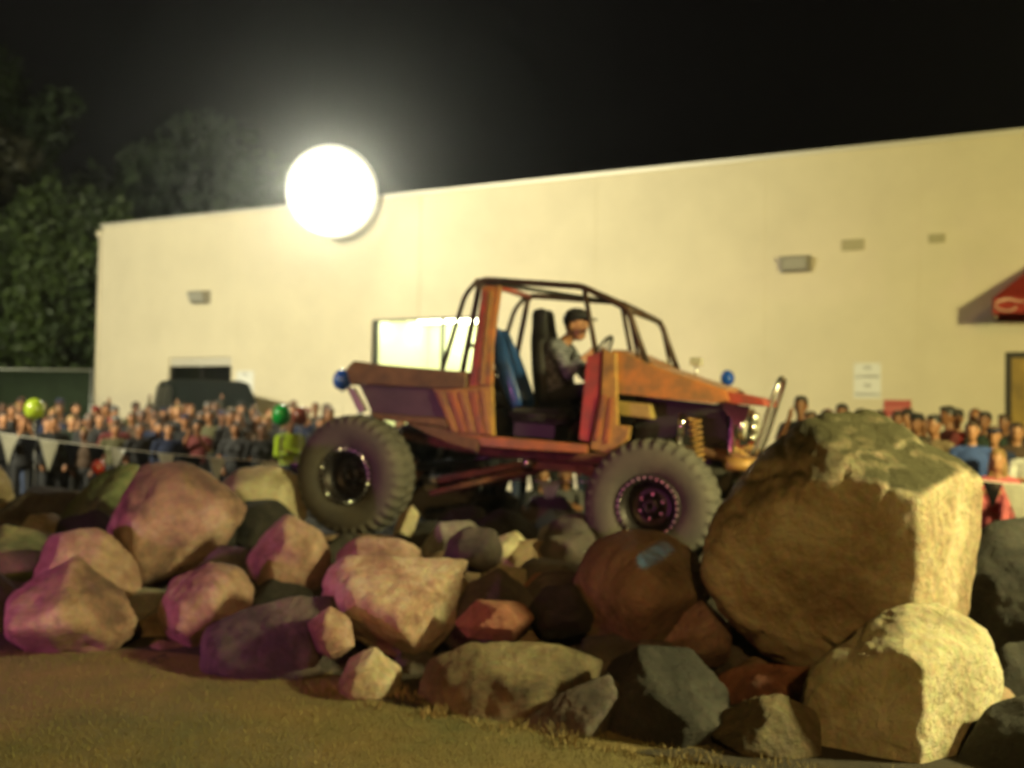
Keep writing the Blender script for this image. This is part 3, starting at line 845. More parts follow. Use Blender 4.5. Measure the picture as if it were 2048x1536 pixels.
B([(1300, 1100), (1360, 1082), (1480, 1085), (1540, 1110), (1500, 1150), (1320, 1150)], 9.4, 1.0, 'rock_dark', 'dark boulder carrying the far front tyre', 44)

# filler stones closing the gaps, coloured dark for the shade between boulders
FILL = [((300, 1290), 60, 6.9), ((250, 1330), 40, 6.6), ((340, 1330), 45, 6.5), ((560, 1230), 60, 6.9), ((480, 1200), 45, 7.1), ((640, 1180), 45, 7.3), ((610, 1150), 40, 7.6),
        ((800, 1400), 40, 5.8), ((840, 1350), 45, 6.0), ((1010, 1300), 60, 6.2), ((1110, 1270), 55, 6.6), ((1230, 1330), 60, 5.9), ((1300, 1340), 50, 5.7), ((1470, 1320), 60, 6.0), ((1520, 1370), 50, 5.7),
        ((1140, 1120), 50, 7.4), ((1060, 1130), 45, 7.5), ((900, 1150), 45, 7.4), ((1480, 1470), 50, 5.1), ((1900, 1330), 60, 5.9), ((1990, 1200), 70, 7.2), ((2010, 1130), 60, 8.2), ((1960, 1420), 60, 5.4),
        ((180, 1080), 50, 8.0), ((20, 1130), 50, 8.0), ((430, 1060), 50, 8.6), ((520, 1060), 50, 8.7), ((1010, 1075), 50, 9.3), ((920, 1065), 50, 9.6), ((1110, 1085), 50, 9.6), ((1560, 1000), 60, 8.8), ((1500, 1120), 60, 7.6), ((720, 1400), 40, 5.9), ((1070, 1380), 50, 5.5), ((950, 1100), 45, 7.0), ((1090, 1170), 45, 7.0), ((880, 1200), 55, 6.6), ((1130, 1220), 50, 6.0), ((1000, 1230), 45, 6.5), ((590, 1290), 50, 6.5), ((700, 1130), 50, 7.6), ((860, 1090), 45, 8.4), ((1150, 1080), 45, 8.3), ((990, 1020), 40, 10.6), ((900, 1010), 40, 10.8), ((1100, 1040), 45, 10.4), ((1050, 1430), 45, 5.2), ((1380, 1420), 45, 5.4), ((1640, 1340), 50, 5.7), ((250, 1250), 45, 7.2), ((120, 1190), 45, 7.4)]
rf = random.Random(5)
BIG = []
for o in COL.objects:
    if o.get('category') == 'boulder':
        wd = o['label'].split(); i = next((k for k, t in enumerate(wd) if t in ('boulder', 'rock', 'slab', 'stone', 'wedge', 'block')), 3)
        BIG.append((o.location.copy(), ' '.join(wd[max(0, i - 3):i + 1])))
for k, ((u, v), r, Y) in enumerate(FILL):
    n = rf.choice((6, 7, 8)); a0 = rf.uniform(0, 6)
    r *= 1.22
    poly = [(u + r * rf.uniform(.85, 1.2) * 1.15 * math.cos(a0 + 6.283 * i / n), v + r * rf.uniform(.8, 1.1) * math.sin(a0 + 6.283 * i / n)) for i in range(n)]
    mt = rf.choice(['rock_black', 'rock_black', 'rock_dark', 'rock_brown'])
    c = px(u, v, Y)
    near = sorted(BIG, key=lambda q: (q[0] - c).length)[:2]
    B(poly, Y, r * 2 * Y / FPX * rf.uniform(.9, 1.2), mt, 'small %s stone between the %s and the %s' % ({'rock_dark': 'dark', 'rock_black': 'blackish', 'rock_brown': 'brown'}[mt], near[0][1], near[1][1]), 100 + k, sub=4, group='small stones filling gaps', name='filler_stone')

# ================================================================== rock crawler
HR = px(688, 952, 8.95); HF = px(1293, 1016, 7.95)        # near hubs (outer faces)
f_ = (HF - HR).normalized()
l_ = Vector((0, 0, 1)).cross(f_).normalized()              # towards the far side
u_ = f_.cross(l_)
HUBY = 1.02
org = (HR + HF) / 2 + l_ * HUBY
T = Matrix(((f_.x, l_.x, u_.x, org.x), (f_.y, l_.y, u_.y, org.y), (f_.z, l_.z, u_.z, org.z), (0, 0, 0, 1)))
TI = T.inverted()
TC = TI @ CAM
WBH = (HF - HR).length / 2
print('yaw', math.degrees(math.atan2(f_.y, f_.x)), 'wheelbase', 2 * WBH, 'hub z', HR.z, HF.z)

def tp(u, v, y):
    """truck coordinates (x, z) on its lengthwise plane y seen at photo pixel (u, v)"""
    d = CROT @ Vector(((u - 1024) / FPX, -(v - 768) / FPX, -1))
    d = TI.to_3x3() @ d
    t = (y - TC.y) / d.y
    q = TC + d * t
    return (q.x, q.z)
def tp3(u, v, y):
    a = tp(u, v, y); return Vector((a[0], y, a[1]))

truck = empty('rock_crawler_truck')
truck.matrix_world = T
tag(truck, 'orange open rock crawler truck with huge tyres driving over the boulders', 'truck')

BY = .74
def both(name, poly, y0, y1, mt, bevel=.006, parent=None):
    """panel traced on the near side and its mirror on the far side"""
    pts = [tp(u, v, -BY) for u, v in poly]
    outs = []
    for s in (1, -1):
        a, b = (-BY + y0, -BY + y1) if s == 1 else (BY - y1, BY - y0)
        outs.append(prism(name, pts, a, b, M[mt], parent or truck, bevel))
    return outs

def both1(*a):
    o = both(*a); bpy.data.objects.remove(o[1]); return o[:1]
# --- bed
both('bed_rail', [(697, 738), (712, 722), (760, 729), (936, 744), (936, 776), (880, 776), (720, 768), (706, 771)], -.05, .10, 'rustpaint', .012)
both('bed_panel', [(718, 769), (879, 777), (893, 836), (744, 825)], .0, .02, 'panel_dark', .003)
both('bed_lip', [(742, 826), (894, 837), (899, 856), (868, 850), (762, 839)], -.03, .06, 'rustpaint', .008)
both('rear_fender', [(815, 846), (899, 857), (962, 868), (956, 902), (905, 888), (852, 866)], -.02, .03, 'rustpaint', .006)
both('tail_bar', [(700, 775), (716, 776), (740, 820), (724, 826)], -.07, -.02, 'grey_metal', .008)
# --- body side behind the door opening
bp = both('body_panel', [(867, 777), (937, 777), (984, 772), (988, 871), (905, 867), (895, 838)], -.02, .05, 'amber', .008)
pil = both1('door_pillar', [(937, 776), (966, 573), (1001, 571), (984, 690), (983, 771)], -.02, .06, 'orange', .010)
for k, (ua, ub, va, vb) in enumerate(((884, 912, 784, 862), (906, 930, 784, 864), (928, 948, 784, 865), (950, 966, 782, 866), (970, 980, 780, 867))):
    c = ('amber', 'orange', 'amber', 'orange', 'amber')[k]
    pa = tp(ua, va, -BY); pb = tp(ub, vb, -BY)
    for s, par in ((1, bp[0]), (-1, bp[1])):
        ys = (-BY - .034, -BY - .021) if s == 1 else (BY + .021, BY + .034)
        prism('stripe', [(pa[0] - .028, pa[1]), (pa[0] + .028, pa[1]), (pb[0] + .028, pb[1]), (pb[0] - .028, pb[1])], ys[0], ys[1], M[c], par, .004)
for k, (ua, ub, c) in enumerate(((951, 972, 'red'), (965, 984, 'amber'))):
    pa = tp(ub, 582, -BY); pb = tp(ua, 768, -BY)
    for s, par in ((1, pil[0]),):
        ys = (-BY - .034, -BY - .021) if s == 1 else (BY + .021, BY + .034)
        prism('stripe', [(pa[0] - .02, pa[1]), (pa[0] + .02, pa[1]), (pb[0] + .02, pb[1]), (pb[0] - .02, pb[1])], ys[0], ys[1], M[c], par, .004)
both('door_sill', [(908, 869), (988, 873), (1178, 889), (1176, 906), (1050, 899), (962, 892), (958, 878)], -.025, .08, 'orange', .008)
both('door_jamb', [(1174, 712), (1204, 703), (1199, 790), (1179, 885), (1158, 879)], -.01, .06, 'red', .006)
both('cowl_side', [(1207, 702), (1232, 705), (1236, 850), (1262, 852), (1257, 880), (1216, 907), (1181, 898), (1203, 790)], -.025, .05, 'amber', .010)
for (ua, va, ub, vb) in ((1212, 790, 1196, 880), (1226, 795, 1216, 886)):
    pa = tp(ua, va, -BY); pb = tp(ub, vb, -BY)
    prism('stripe', [(pa[0] - .02, pa[1]), (pa[0] + .02, pa[1]), (pb[0] + .02, pb[1]), (pb[0] - .02, pb[1])], -BY - .038, -BY - .026, M['orange'], truck, .004)
# --- hood
hp = [tp(u, v, -.70) for u, v in ((1222, 700), (1252, 706), (1312, 735), (1376, 757), (1446, 779), (1452, 801), (1420, 806), (1236, 787))]
bm = bmesh.new()
secs = []
for y in (-.70, -.67, -.50, -.25, 0, .25, .50, .67, .70):
    k = 1 - (y / .72) ** 2
    crown = .035 * k
    nar = 1.0
    row = []
    for i, (x, z) in enumerate(hp):
        top = i <= 4
        row.append(bm.verts.new((x, y * (1 - .16 * max(0, (x - hp[0][0])) / (hp[4][0] - hp[0][0])), z + (crown if top else 0) - (.012 if abs(y) > .69 and top else 0))))
    secs.append(row)
for a, b in zip(secs[:-1], secs[1:]):
    for i in range(len(hp)):
        bm.faces.new((a[i], a[(i + 1) % len(hp)], b[(i + 1) % len(hp)], b[i]))
bm.faces.new(secs[0]); bm.faces.new(list(reversed(secs[-1])))
obj('hood', bm, M['orange'], truck)
hx, hz = hp[4]
np_ = [tp(u, v, -.56) for u, v in ((1446, 781), (1490, 788), (1526, 797), (1530, 812), (1450, 806))]
prism('hood_nose', np_, -.52, .52, M['red'], truck, .012)

# --- grille shell, lamps
gx, gz1 = tp(1476, 812, -.50)
gz0 = gz1 - .40
shell = box('grille_shell', (gx - .05, -.56, gz0), (gx, .56, gz1), M['chrome'], truck, .018)
for k in range(7):
    y = -.22 + .44 * k / 6
    box('grille_slot', (gx + .0005, y - .022, gz0 + .06), (gx + .006, y + .022, gz1 - .07), M['black'], shell)
RX = Matrix.Rotation(R(90), 4, 'Y')
def round_lamp(name, x, y, z, r, parent, ringmat='chrome'):
    Mx = Matrix.Translation((x, y, z)) @ RX
    b = lathe(name, [(r * .6, -.05), (r, 0.0), (r, .035), (r * .86, .035), (r * .82, .02)], M[ringmat], parent, 28, Mx)
    lathe('lens', [(r * .82, .012), (r * .78, .03), (r * .55, .043), (r * .25, .05), (.004, .052)], M['lens_glass'], b, 28, Mx)
for s in (-1, 1):
    round_lamp('headlight', gx + .02, s * .40, gz1 - .17, .115, truck)
for i in range(2):
    for j in range(3):
        round_lamp('marker_lamp', gx + .05, -.035 + i * .11, gz1 - .09 - j * .085, .038, truck)
# triangular side plate between hood and grille
prism('side_bracket', [tp(u, v, -.60) for u, v in ((1440, 806), (1500, 812), (1492, 842), (1474, 856))], -.60, -.585, M['chrome'], truck, .003)
# --- bumper, hoop, frame
bz = tp(1500, 930, -.5)[1]
bx = tp(1520, 930, -.5)[0]
tube('bumper', rounded([(bx - .25, -.68, bz), (bx, -.55, bz), (bx, .55, bz), (bx - .25, .68, bz)], .12), .055, M['amber'], truck, 12)
hz_ = tp(1575, 757, -.12)[1]
hxx = bx + .06
tube('hoop', rounded([(hxx - .18, -.24, bz), (hxx - .10, -.24, bz + .25), (hxx + .02, -.22, hz_), (hxx + .02, .22, hz_), (hxx - .10, .24, bz + .25), (hxx - .18, .24, bz)], .14), .021, M['steel'], truck, 10)
for s in (-1, 1):
    pts = [tp3(u, v, -.46) for u, v in ((780, 862), (880, 884), (1000, 905), (1200, 918), (1300, 912), (1390, 902), (1470, 915), (1545, 936))]
    pts = [Vector((p.x, s * .46, p.z)) for p in pts]
    tube('frame_rail', rounded(pts, .1, 3), .052, M['rust'], truck, 8)
    tube('front_strut', [(tp(1505, 925, -.5)[0], s * .47, bz + .03), (gx - .02, s * .47, gz0 + .05)], .025, M['amber'], truck, 8)
    tube('front_strut', [(tp(1400, 903, -.5)[0], s * .47, tp(1400, 903, -.5)[1]), (gx - .03, s * .47, gz0 + .12)], .02, M['black_metal'], truck, 8)
# radiator, engine
ex0 = tp(1262, 812, -.3)[0]; ex1 = tp(1440, 812, -.3)[0]
ez1 = hp[5][1] - .05; ez0 = bz + .02
box('engine_block', (ex0 + .12, -.24, ez0), (ex1 - .10, .24, ez1 - .08), M['black_metal'], truck, .02)
for s in (-1, 1):
    bm = bmesh.new()
    for k in range(4):
        x = ex0 + .2 + k * .13
        bm_tube(bm, rounded([(x, s * .24, ez1 - .16), (x + .02, s * .40, ez1 - .18), (x - .04, s * .42, ez0 + .12)], .06, 4), .02, 8)
    obj('exhaust_header', bm, M['rust'], truck, True)
    lathe('valve_cover', [(.075, -.22), (.085, -.2), (.085, .2), (.075, .22)], M['rust'], truck, 14, Matrix.Translation(((ex0 + ex1) / 2 + .02, s * .17, ez1 - .09)) @ RX)
box('radiator', (gx - .16, -.44, gz0 + .02), (gx - .09, .44, gz1 - .02), M['black'], truck, .01)
lathe('radiator_fan', [(.05, -.02), (.2, -.015), (.2, .015), (.05, .02)], M['black'], truck, 20, Matrix.Translation((gx - .22, 0, gz0 + .22)) @ RX)
# dark inner fender plates
pi = [tp(u, v, -.60) for u, v in ((1262, 790), (1400, 806), (1436, 812), (1462, 900), (1400, 912), (1262, 915))]
for s in (-1, 1):
    y = s * .44
    prism('inner_fender', pi, y - .006, y + .006, M['black'], truck)
ab = [tp(u, v, -.60) for u, v in ((1236, 802), (1302, 808), (1303, 838), (1238, 830))]
prism('battery_box', ab, -.62, -.42, mat('battery_box_paint', (.36, .26, .08), .5, var=.3, vscale=10), truck, .012)
# shocks
for s in (-1, 1):
    a = tp3(1366, 828, -.62); b = tp3(1352, 925, -.62)
    a.y = b.y = s * .62
    mid_ = a.lerp(b, .45)
    tube('shock_absorber', [a, mid_], .030, M['chrome'], truck, 12)
    tube('shock_absorber', [mid_, b], .022, M['steel'], truck, 12)
    bm = bmesh.new(); coil = []
    a2 = tp3(1388, 836, -.60); b2 = tp3(1396, 925, -.60); a2.y = b2.y = s * .58
    ax = (b2 - a2); o1 = ax.orthogonal().normalized(); o2 = ax.normalized().cross(o1)
    for k in range(81):
        t = k / 80; an = t * 2 * math.pi * 8
        coil.append(a2 + ax * t + (o1 * math.cos(an) + o2 * math.sin(an)) * .048)
    bm_tube(bm, coil, .010, 6)
    obj('coil_spring', bm, M['amber'], truck, True)
    # rear shocks
    a = tp3(800, 860, -.55); b = tp3(760, 960, -.55); a.y = b.y = s * .55
    tube('shock_absorber', [a, b], .030, M['steel'], truck, 12)
# axles and links
for x in (-WBH, WBH):
    tube('axle', [(x, -.80, 0), (x, .80, 0)], .055, M['rust'], truck, 12)
    bm = bmesh.new()
    bmesh.ops.create_uvsphere(bm, u_segments=20, v_segments=12, radius=.17, matrix=Matrix.Translation((x, .18, 0)) @ Matrix.Diagonal((1.05, .75, 1, 1)))
    obj('differential', bm, M['rust'], truck, True)
for s in (-1, 1):
    a = tp3(868, 962, -.46); b = tp3(1055, 926, -.46); a.y = s * .46; b.y = s * .40
    tube('suspension_link', [a, b], .036, M['rust'], truck, 10)
    a = tp3(880, 984, -.40); b = tp3(1060, 938, -.40); a.y = s * .62; b.y = s * .30
    tube('suspension_link', [a, b], .030, M['rust'], truck, 10)
    a = Vector((WBH - .05, s * .5, -.05)); b = tp3(1150, 935, -.46); b.y = s * .38
    tube('suspension_link', [a, b], .032, M['rust'], truck, 10)
    bm = bmesh.new()
    for q in (tp3(868, 962, -.46), tp3(1055, 926, -.46)):
        bmesh.ops.create_uvsphere(bm, u_segments=12, v_segments=8, radius=.05, matrix=Matrix.Translation((q.x, s * .45, q.z)))
    obj('link_joint', bm, M['steel'], truck, True)
sk = [tp(u, v, -.40) for u, v in ((1045, 912), (1190, 924), (1186, 950), (1060, 938))]
prism('skid_plate', sk, -.40, .40, M['rust'], truck, .015)
prism('transfer_case', [(x, z + .10) for x, z in sk], -.2, .2, M['black_metal'], truck, .03)
tube('driveshaft', [(-WBH + .1, .12, .03), (sk[0][0], .05, sk[0][1] + .05)], .035, M['black_metal'], truck, 10)
tube('driveshaft', [(WBH - .1, .15, .05), (sk[1][0], .10, sk[1][1] + .05)], .035, M['black_metal'], truck, 10)

# --- tub
fx0, fz = tp(912, 872, -BY); fx1, fz1_ = tp(1190, 888, -BY)
fl_ = [(fx0, fz), (fx1, fz1_), (fx1, fz1_ - .03), (fx0, fz - .03)]
prism('floor_pan', fl_, -.69, .69, M['black'], truck)
cx0, cz0 = tp(1215, 704, -BY)
prism('firewall', [(cx0, cz0 - .02), (cx0 + .03, cz0 - .02), (fx1 + .08, fz1_), (fx1 + .05, fz1_)], -.69, .69, M['black'], truck)
prism('dashboard', [(cx0 - .16, cz0 - .03), (cx0, cz0 - .02), (cx0, cz0 - .22), (cx0 - .10, cz0 - .20)], -.66, .66, M['black'], truck, .012)
bx0, bz0_ = tp(706, 768, -BY); bx1, bz1_ = tp(890, 836, -BY); bx2, bz2_ = tp(745, 826, -BY)
prism('bed_floor', [(bx2, bz2_), (bx1, bz1_), (bx1, bz1_ - .03), (bx2, bz2_ - .03)], -.70, .70, M['panel_dark'], truck)
tx, tz = tp(706, 730, -BY)
prism('tailgate', [(tx, tz), (tx + .04, tz), (bx2 + .03, bz2_), (bx2 - .01, bz2_)], -.66, .66, M['rustpaint'], truck, .008)
rbx, rbz = tp(905, 776, -BY)
prism('rear_bulkhead', [(rbx, rbz), (rbx + .03, rbz), (fx0 + .05, fz), (fx0 + .02, fz)], -.68, .68, M['black'], truck)
# fuel cell in the bed
fcx, fcz = tp(830, 800, -BY)
box('fuel_cell', (fcx - .22, -.35, bz1_ + .02), (fcx + .2, .35, bz1_ + .26), M['black'], truck, .02)
# interior side panel across
prism('far_door_panel', [tp(u, v, .66) for u, v in ((1072, 770), (1258, 775), (1246, 872), (1082, 868))], .66, .675, M['black'], truck, .004)

# transmission tunnel, harness and a low mesh half door on the near side
box('transmission_tunnel', (fx0 + .1, -.12, fz + .001), (cx0 - .1, .12, fz + .28), M['black'], truck, .03)
# --- roll cage
CY = .62
def cage(name, pts, mt='cage', r=.026, sides=(1, -1), rr=.07):
    for s in sides:
        P3 = [tp3(u, v, -CY) for u, v in pts]
        P3 = [Vector((p.x, -CY * s, p.z)) for p in P3]
        tube(name, rounded(P3, rr), r, M[mt], truck, 10)
cage('cage_bar', [(922, 760), (961, 559), (1165, 573), (1256, 618), (1299, 742)], r=.028)
cage('cage_bar', [(884, 742), (930, 590), (957, 559)], r=.022)
cage('cage_bar', [(1168, 575), (1192, 705)], r=.022)
cage('cage_bar', [(1256, 618), (1280, 735)], r=.014)
def cross(u, v, mt='cage', r=.026):
    p = tp3(u, v, -CY)
    tube('cage_crossbar', [(p.x, -CY, p.z), (p.x, CY, p.z)], r, M[mt], truck, 10)
cross(963, 562, 'red', .030); cross(1165, 574); cross(1255, 618); cross(1292, 728, r=.022); cross(938, 690, r=.022)
a = tp3(963, 563, -CY); b = tp3(1165, 575, -CY)
tube('cage_crossbar', [(a.x, -CY, a.z), (b.x, CY, b.z)], .02, M['black_metal'], truck, 8)
a2 = tp3(924, 755, -CY)
tube('cage_crossbar', [(a2.x, CY, a2.z), (a.x, -CY, a.z)], .02, M['black_metal'], truck, 8)

# --- seats
def seat(y, ub, vb, ut, vt, mt, name='bucket_seat', wk=1.0):
    """high-backed bucket seat; (ub,vb) seat crease, (ut,vt) top of the back in the photo"""
    root = empty(name, parent=truck)
    b = tp3(ub, vb, y); t = tp3(ut, vt, y)
    d = (t - b); L = d.length; d.normalize()
    n = Vector((d.z, 0, -d.x))        # forward of the back
    bm = bmesh.new()
    prof = [(0, .24), (.25, .26), (.55, .27), (.72, .23), (.80, .15), (.93, .15), (1.0, .10)]
    F, K = [], []
    for h, wd in prof:
        c = b + d * (L * h); wd *= wk
        row = []
        for k in range(9):
            q = -1 + 2 * k / 8
            row.append(bm.verts.new(c + Vector((0, q * wd, 0)) + n * (.05 + .06 * q * q)))
        F.append(row)
        row = []
        for k in range(9):
            q = -1 + 2 * k / 8
            row.append(bm.verts.new(c + Vector((0, q * wd * .94, 0)) - n * .06))
        K.append(row)
    for A, sgn in ((F, 1), (K, -1)):
        for i in range(len(prof) - 1):
            for k in range(8):
                bm.faces.new((A[i][k], A[i][k + 1], A[i + 1][k + 1], A[i + 1][k]))
    for i in range(len(prof) - 1):
        for k in (0, 8):
            bm.faces.new((F[i][k], F[i + 1][k], K[i + 1][k], K[i][k]))
    for k in range(8):
        bm.faces.new((F[0][k], F[0][k + 1], K[0][k + 1], K[0][k])); bm.faces.new((F[-1][k], F[-1][k + 1], K[-1][k + 1], K[-1][k]))
    o = obj('backrest', bm, M[mt], root, True)
    ms = o.modifiers.new('sub', 'SUBSURF'); ms.levels = 1; ms.render_levels = 1
    bm = bmesh.new()
    bm_box(bm, (b.x - .06, y - .25, b.z - .10), (b.x + .46, y + .25, b.z + .04))
    bmesh.ops.bevel(bm, geom=bm.edges[:], offset=.045, segments=3, affect='EDGES')
    obj('cushion', bm, M['black'], root, True)
    box('seat_base', (b.x, y - .2, fz + .002), (b.x + .38, y + .2, b.z - .10), M['black'], root)
    return b, t
seat(-.36, 1046, 822, 990, 662, 'blue_vinyl', wk=.78)
DB, DT = seat(.36, 1094, 812, 1082, 618, 'black')
# steering
sw = tp3(1204, 704, .36)
Msw = Matrix.Translation(sw) @ Matrix.Rotation(R(-62), 4, 'Y')
bm = bmesh.new()
ring = [Msw @ Vector((.17 * math.cos(a), .17 * math.sin(a), 0)) for a in np.linspace(0, 2 * math.pi, 33)]
bm_tube(bm, ring, .014, 8)
for a in (0, 2.1, 4.2):
    bm_tube(bm, [Msw @ Vector((0, 0, 0)), Msw @ Vector((.17 * math.cos(a), .17 * math.sin(a), 0))], .010, 6)
bm_tube(bm, [Msw @ Vector((0, 0, 0)), Vector((cx0 - .02, .36, cz0 - .12))], .018, 8)
obj('steering_wheel', bm, M['black'], truck, True)
# work lamps standing on the cowl
for (u, v, y) in ((1322, 730, .30), (1393, 724, .45)):
    c = tp3(u, v, y)
    lamp = box('work_lamp', (c.x - .055, y - .05, c.z - .035), (c.x + .055, y + .05, c.z + .04), M['lens_glass'], truck, .012)
    tube('lamp_stalk', [(c.x, y, c.z - .034), (c.x, y, c.z - .16)], .010, M['steel'], lamp, 8)

# --- wheels
TR, TW, RR = .548, .42, .235
def make_wheel():
    root = empty('wheel', parent=truck)
    RY = Matrix.Rotation(R(90), 4, 'X')          # lathe z -> local -y (outer side at -y)
    h = TW / 2
    prof = [(RR, -h * .72), (RR + .035, -h * .86), (RR + .10, -h * .98), (RR + .18, -h * 1.0), (TR - .085, -h * .96), (TR - .045, -h * .86), (TR - .02, -h * .66), (TR - .012, -h * .3),
            (TR - .010, 0), (TR - .012, h * .3), (TR - .02, h * .66), (TR - .045, h * .86), (TR - .085, h * .96), (RR + .18, h * 1.0), (RR + .10, h * .98), (RR + .035, h * .86), (RR, h * .72), (RR - .01, 0)]
    bm = bmesh.new()
    bm_lathe(bm, prof, 72, RY, closed=True)
    n = 34
    for k in range(n):
        for sd in (-1, 1):
            a = 2 * math.pi * (k + (.5 if sd > 0 else 0)) / n
            Mr = RY @ Matrix.Rotation(a, 4, 'Z')
            # tread lug reaching from the centre over the shoulder
            w = .026
            pr = [(TR - .002, sd * .02), (TR - .003, sd * h * .5), (TR - .017, sd * h * .72), (TR - .040, sd * h * .86), (TR - .085, sd * h * .955)]
            lo, hi = [], []
            for r_, y_ in pr:
                lo.append((r_ - .028, y_ * .93)); hi.append((r_, y_))
            vs = []
            for (r1_, y1_), (r0_, y0_) in zip(hi, lo):
                for tt in (-w, w):
                    vs.append((bm.verts.new(Mr @ Vector((r1_, tt + abs(y1_) * .10, y1_))), bm.verts.new(Mr @ Vector((r0_, tt * 1.15 + abs(y0_) * .10, y0_)))))
            for i in range(len(pr) - 1):
                a0, b0, a1, b1 = vs[2 * i], vs[2 * i + 1], vs[2 * i + 2], vs[2 * i + 3]
                bm.faces.new((a0[0], b0[0], b1[0], a1[0])); bm.faces.new((a0[0], a1[0], a1[1], a0[1])); bm.faces.new((b0[0], b0[1], b1[1], b1[0]))
            bm.faces.new((vs[0][0], vs[0][1], vs[1][1], vs[1][0])); bm.faces.new((vs[-2][0], vs[-1][0], vs[-1][1], vs[-2][1]))
    ty = obj('tyre', bm, M['rubber'], root)
    for p_ in ty.data.polygons: p_.use_smooth = len(p_.vertices) == 4
    rim = lathe('rim', [(RR - .005, -h * .72), (RR + .004, h * .80), (RR - .015, h * .82), (RR - .04, h * .55), (RR - .05, .03), (.12, .0), (.10, .02), (.07, .05), (.065, .09), (.02, .09), (.02, -.05), (RR - .02, -.06)], M['rim'], root, 40, RY, closed=True)
    lathe('beadlock_ring', [(RR - .018, h * .80), (RR + .026, h * .80), (RR + .030, h * .86), (RR + .020, h * .90), (RR - .012, h * .90), (RR - .018, h * .86)], M['rim'], rim, 48, RY, closed=True)
    bm = bmesh.new()
    for k in range(30):
        a = 2 * math.pi * k / 30
        bm_lathe(bm, [(.0105, h * .885), (.0105, h * .945), (.007, h * .965)], 6, RY @ Matrix.Rotation(a, 4, 'Z') @ Matrix.Translation((RR + .005, 0, 0)))
    obj('bolt_circle', bm, M['steel'], rim)['kind'] = 'stuff'
    bm = bmesh.new()
    for k in range(6):
        a = 2 * math.pi * k / 6
        bm_lathe(bm, [(.013, .0), (.013, .045), (.009, .055)], 6, RY @ Matrix.Rotation(a, 4, 'Z') @ Matrix.Translation((.098, 0, 0)))
    obj('lug_nuts', bm, M['steel'], rim)['kind'] = 'stuff'
    return root
w0_ = make_wheel()
def copy_tree(o, parent):
    c = o.copy(); COL.objects.link(c); c.parent = parent
    for ch in o.children: copy_tree(ch, c)
    return c
AY = HUBY - TW / 2
locs = [(-WBH, -AY, 0), (WBH, -AY, 0), (-WBH, AY, 0), (WBH, AY, 0)]
ws = [w0_] + [copy_tree(w0_, truck) for _ in range(3)]
for w_, lc, st in zip(ws, locs, (0, 0, R(12), 0)):
    w_.location = lc
    w_.rotation_euler = (0, R(17 * len(w_.name)), (math.pi if lc[1] > 0 else 0) + st)

# ================================================================== people
SKIN, SHIRT, PANTS, SHOE, HAIR, HAT = range(6)
def bm_capsule(bm, a, b, ra, rb):
    a, b = Vector(a), Vector(b)
    n = max(3, int((b - a).length / (min(ra, rb) * .5)))
    d = (b - a).normalized() if (b - a).length > 1e-6 else Vector((0, 0, 1))
    pts = []; rad = []
    for k in range(4): 
        t = math.pi / 2 * (1 - k / 4); pts.append(a - d * ra * math.sin(t)); rad.append(max(.001, ra * math.cos(t)))
    for k in range(n + 1): pts.append(a.lerp(b, k / n)); rad.append(ra + (rb - ra) * k / n)
    for k in range(1, 5):
        t = math.pi / 2 * (k / 4); pts.append(b + d * rb * math.sin(t)); rad.append(max(.001, rb * math.cos(t)))
    o1 = d.orthogonal().normalized(); o2 = d.cross(o1); seg = 12
    rings = [[bm.verts.new(p + (o1 * math.cos(6.28318 * k / seg) + o2 * math.sin(6.28318 * k / seg)) * r) for k in range(seg)] for p, r in zip(pts, rad)]
    for i in range(len(rings) - 1):
        for k in range(seg):
            bm.faces.new((rings[i][k], rings[i][(k + 1) % seg], rings[i + 1][(k + 1) % seg], rings[i + 1][k]))
    bm.faces.new(list(reversed(rings[0]))); bm.faces.new(rings[-1])

def build_body(prims, voxel):
    bm = bmesh.new()
    for p in prims:
        if p[0] == 'c': bm_capsule(bm, p[1], p[2], p[3], p[4])
        else: bmesh.ops.create_icosphere(bm, subdivisions=3, radius=1, matrix=Matrix.Translation(p[1]) @ (p[3] if len(p) > 4 else Matrix.Identity(4)) @ Matrix.Diagonal((*p[2], 1)))
    bmesh.ops.recalc_face_normals(bm, faces=bm.faces)
    me = bpy.data.meshes.new('person_src'); bm.to_mesh(me); bm.free()
    o = bpy.data.objects.new('person_src', me); COL.objects.link(o)
    rm = o.modifiers.new('r', 'REMESH'); rm.mode = 'VOXEL'; rm.voxel_size = voxel
    sm = o.modifiers.new('s', 'SMOOTH'); sm.factor = .5; sm.iterations = 2
    bpy.context.view_layer.update()
    out = bpy.data.meshes.new_from_object(o.evaluated_get(bpy.context.evaluated_depsgraph_get()))
    bpy.data.objects.remove(o); bpy.data.meshes.remove(me)
    n = len(out.polygons)
    cen = np.empty(n * 3); out.polygons.foreach_get('center', cen); cen = cen.reshape(-1, 3)
    best = np.full(n, 1e9); mi = np.zeros(n, dtype=np.int32)
    for p in prims:
        if p[0] == 'c':
            a, b = np.array(p[1]), np.array(p[2]); ab = b - a
            t = np.clip(((cen - a) @ ab) / max(1e-9, ab @ ab), 0, 1)
            d = np.linalg.norm(cen - (a + t[:, None] * ab), axis=1) - (p[3] + (p[4] - p[3]) * t)
        else:
            q = cen - np.array(p[1])
            if len(p) > 4: q = q @ np.array(p[3].to_3x3())
            r = np.array(p[2]); k = np.linalg.norm(q / r, axis=1); d = (k - 1) * r.min()
        m = d < best; best[m] = d[m]; mi[m] = p[-1]
    out.polygons.foreach_set('material_index', mi)
    out.shade_smooth()
    out.name = 'person'
    return out

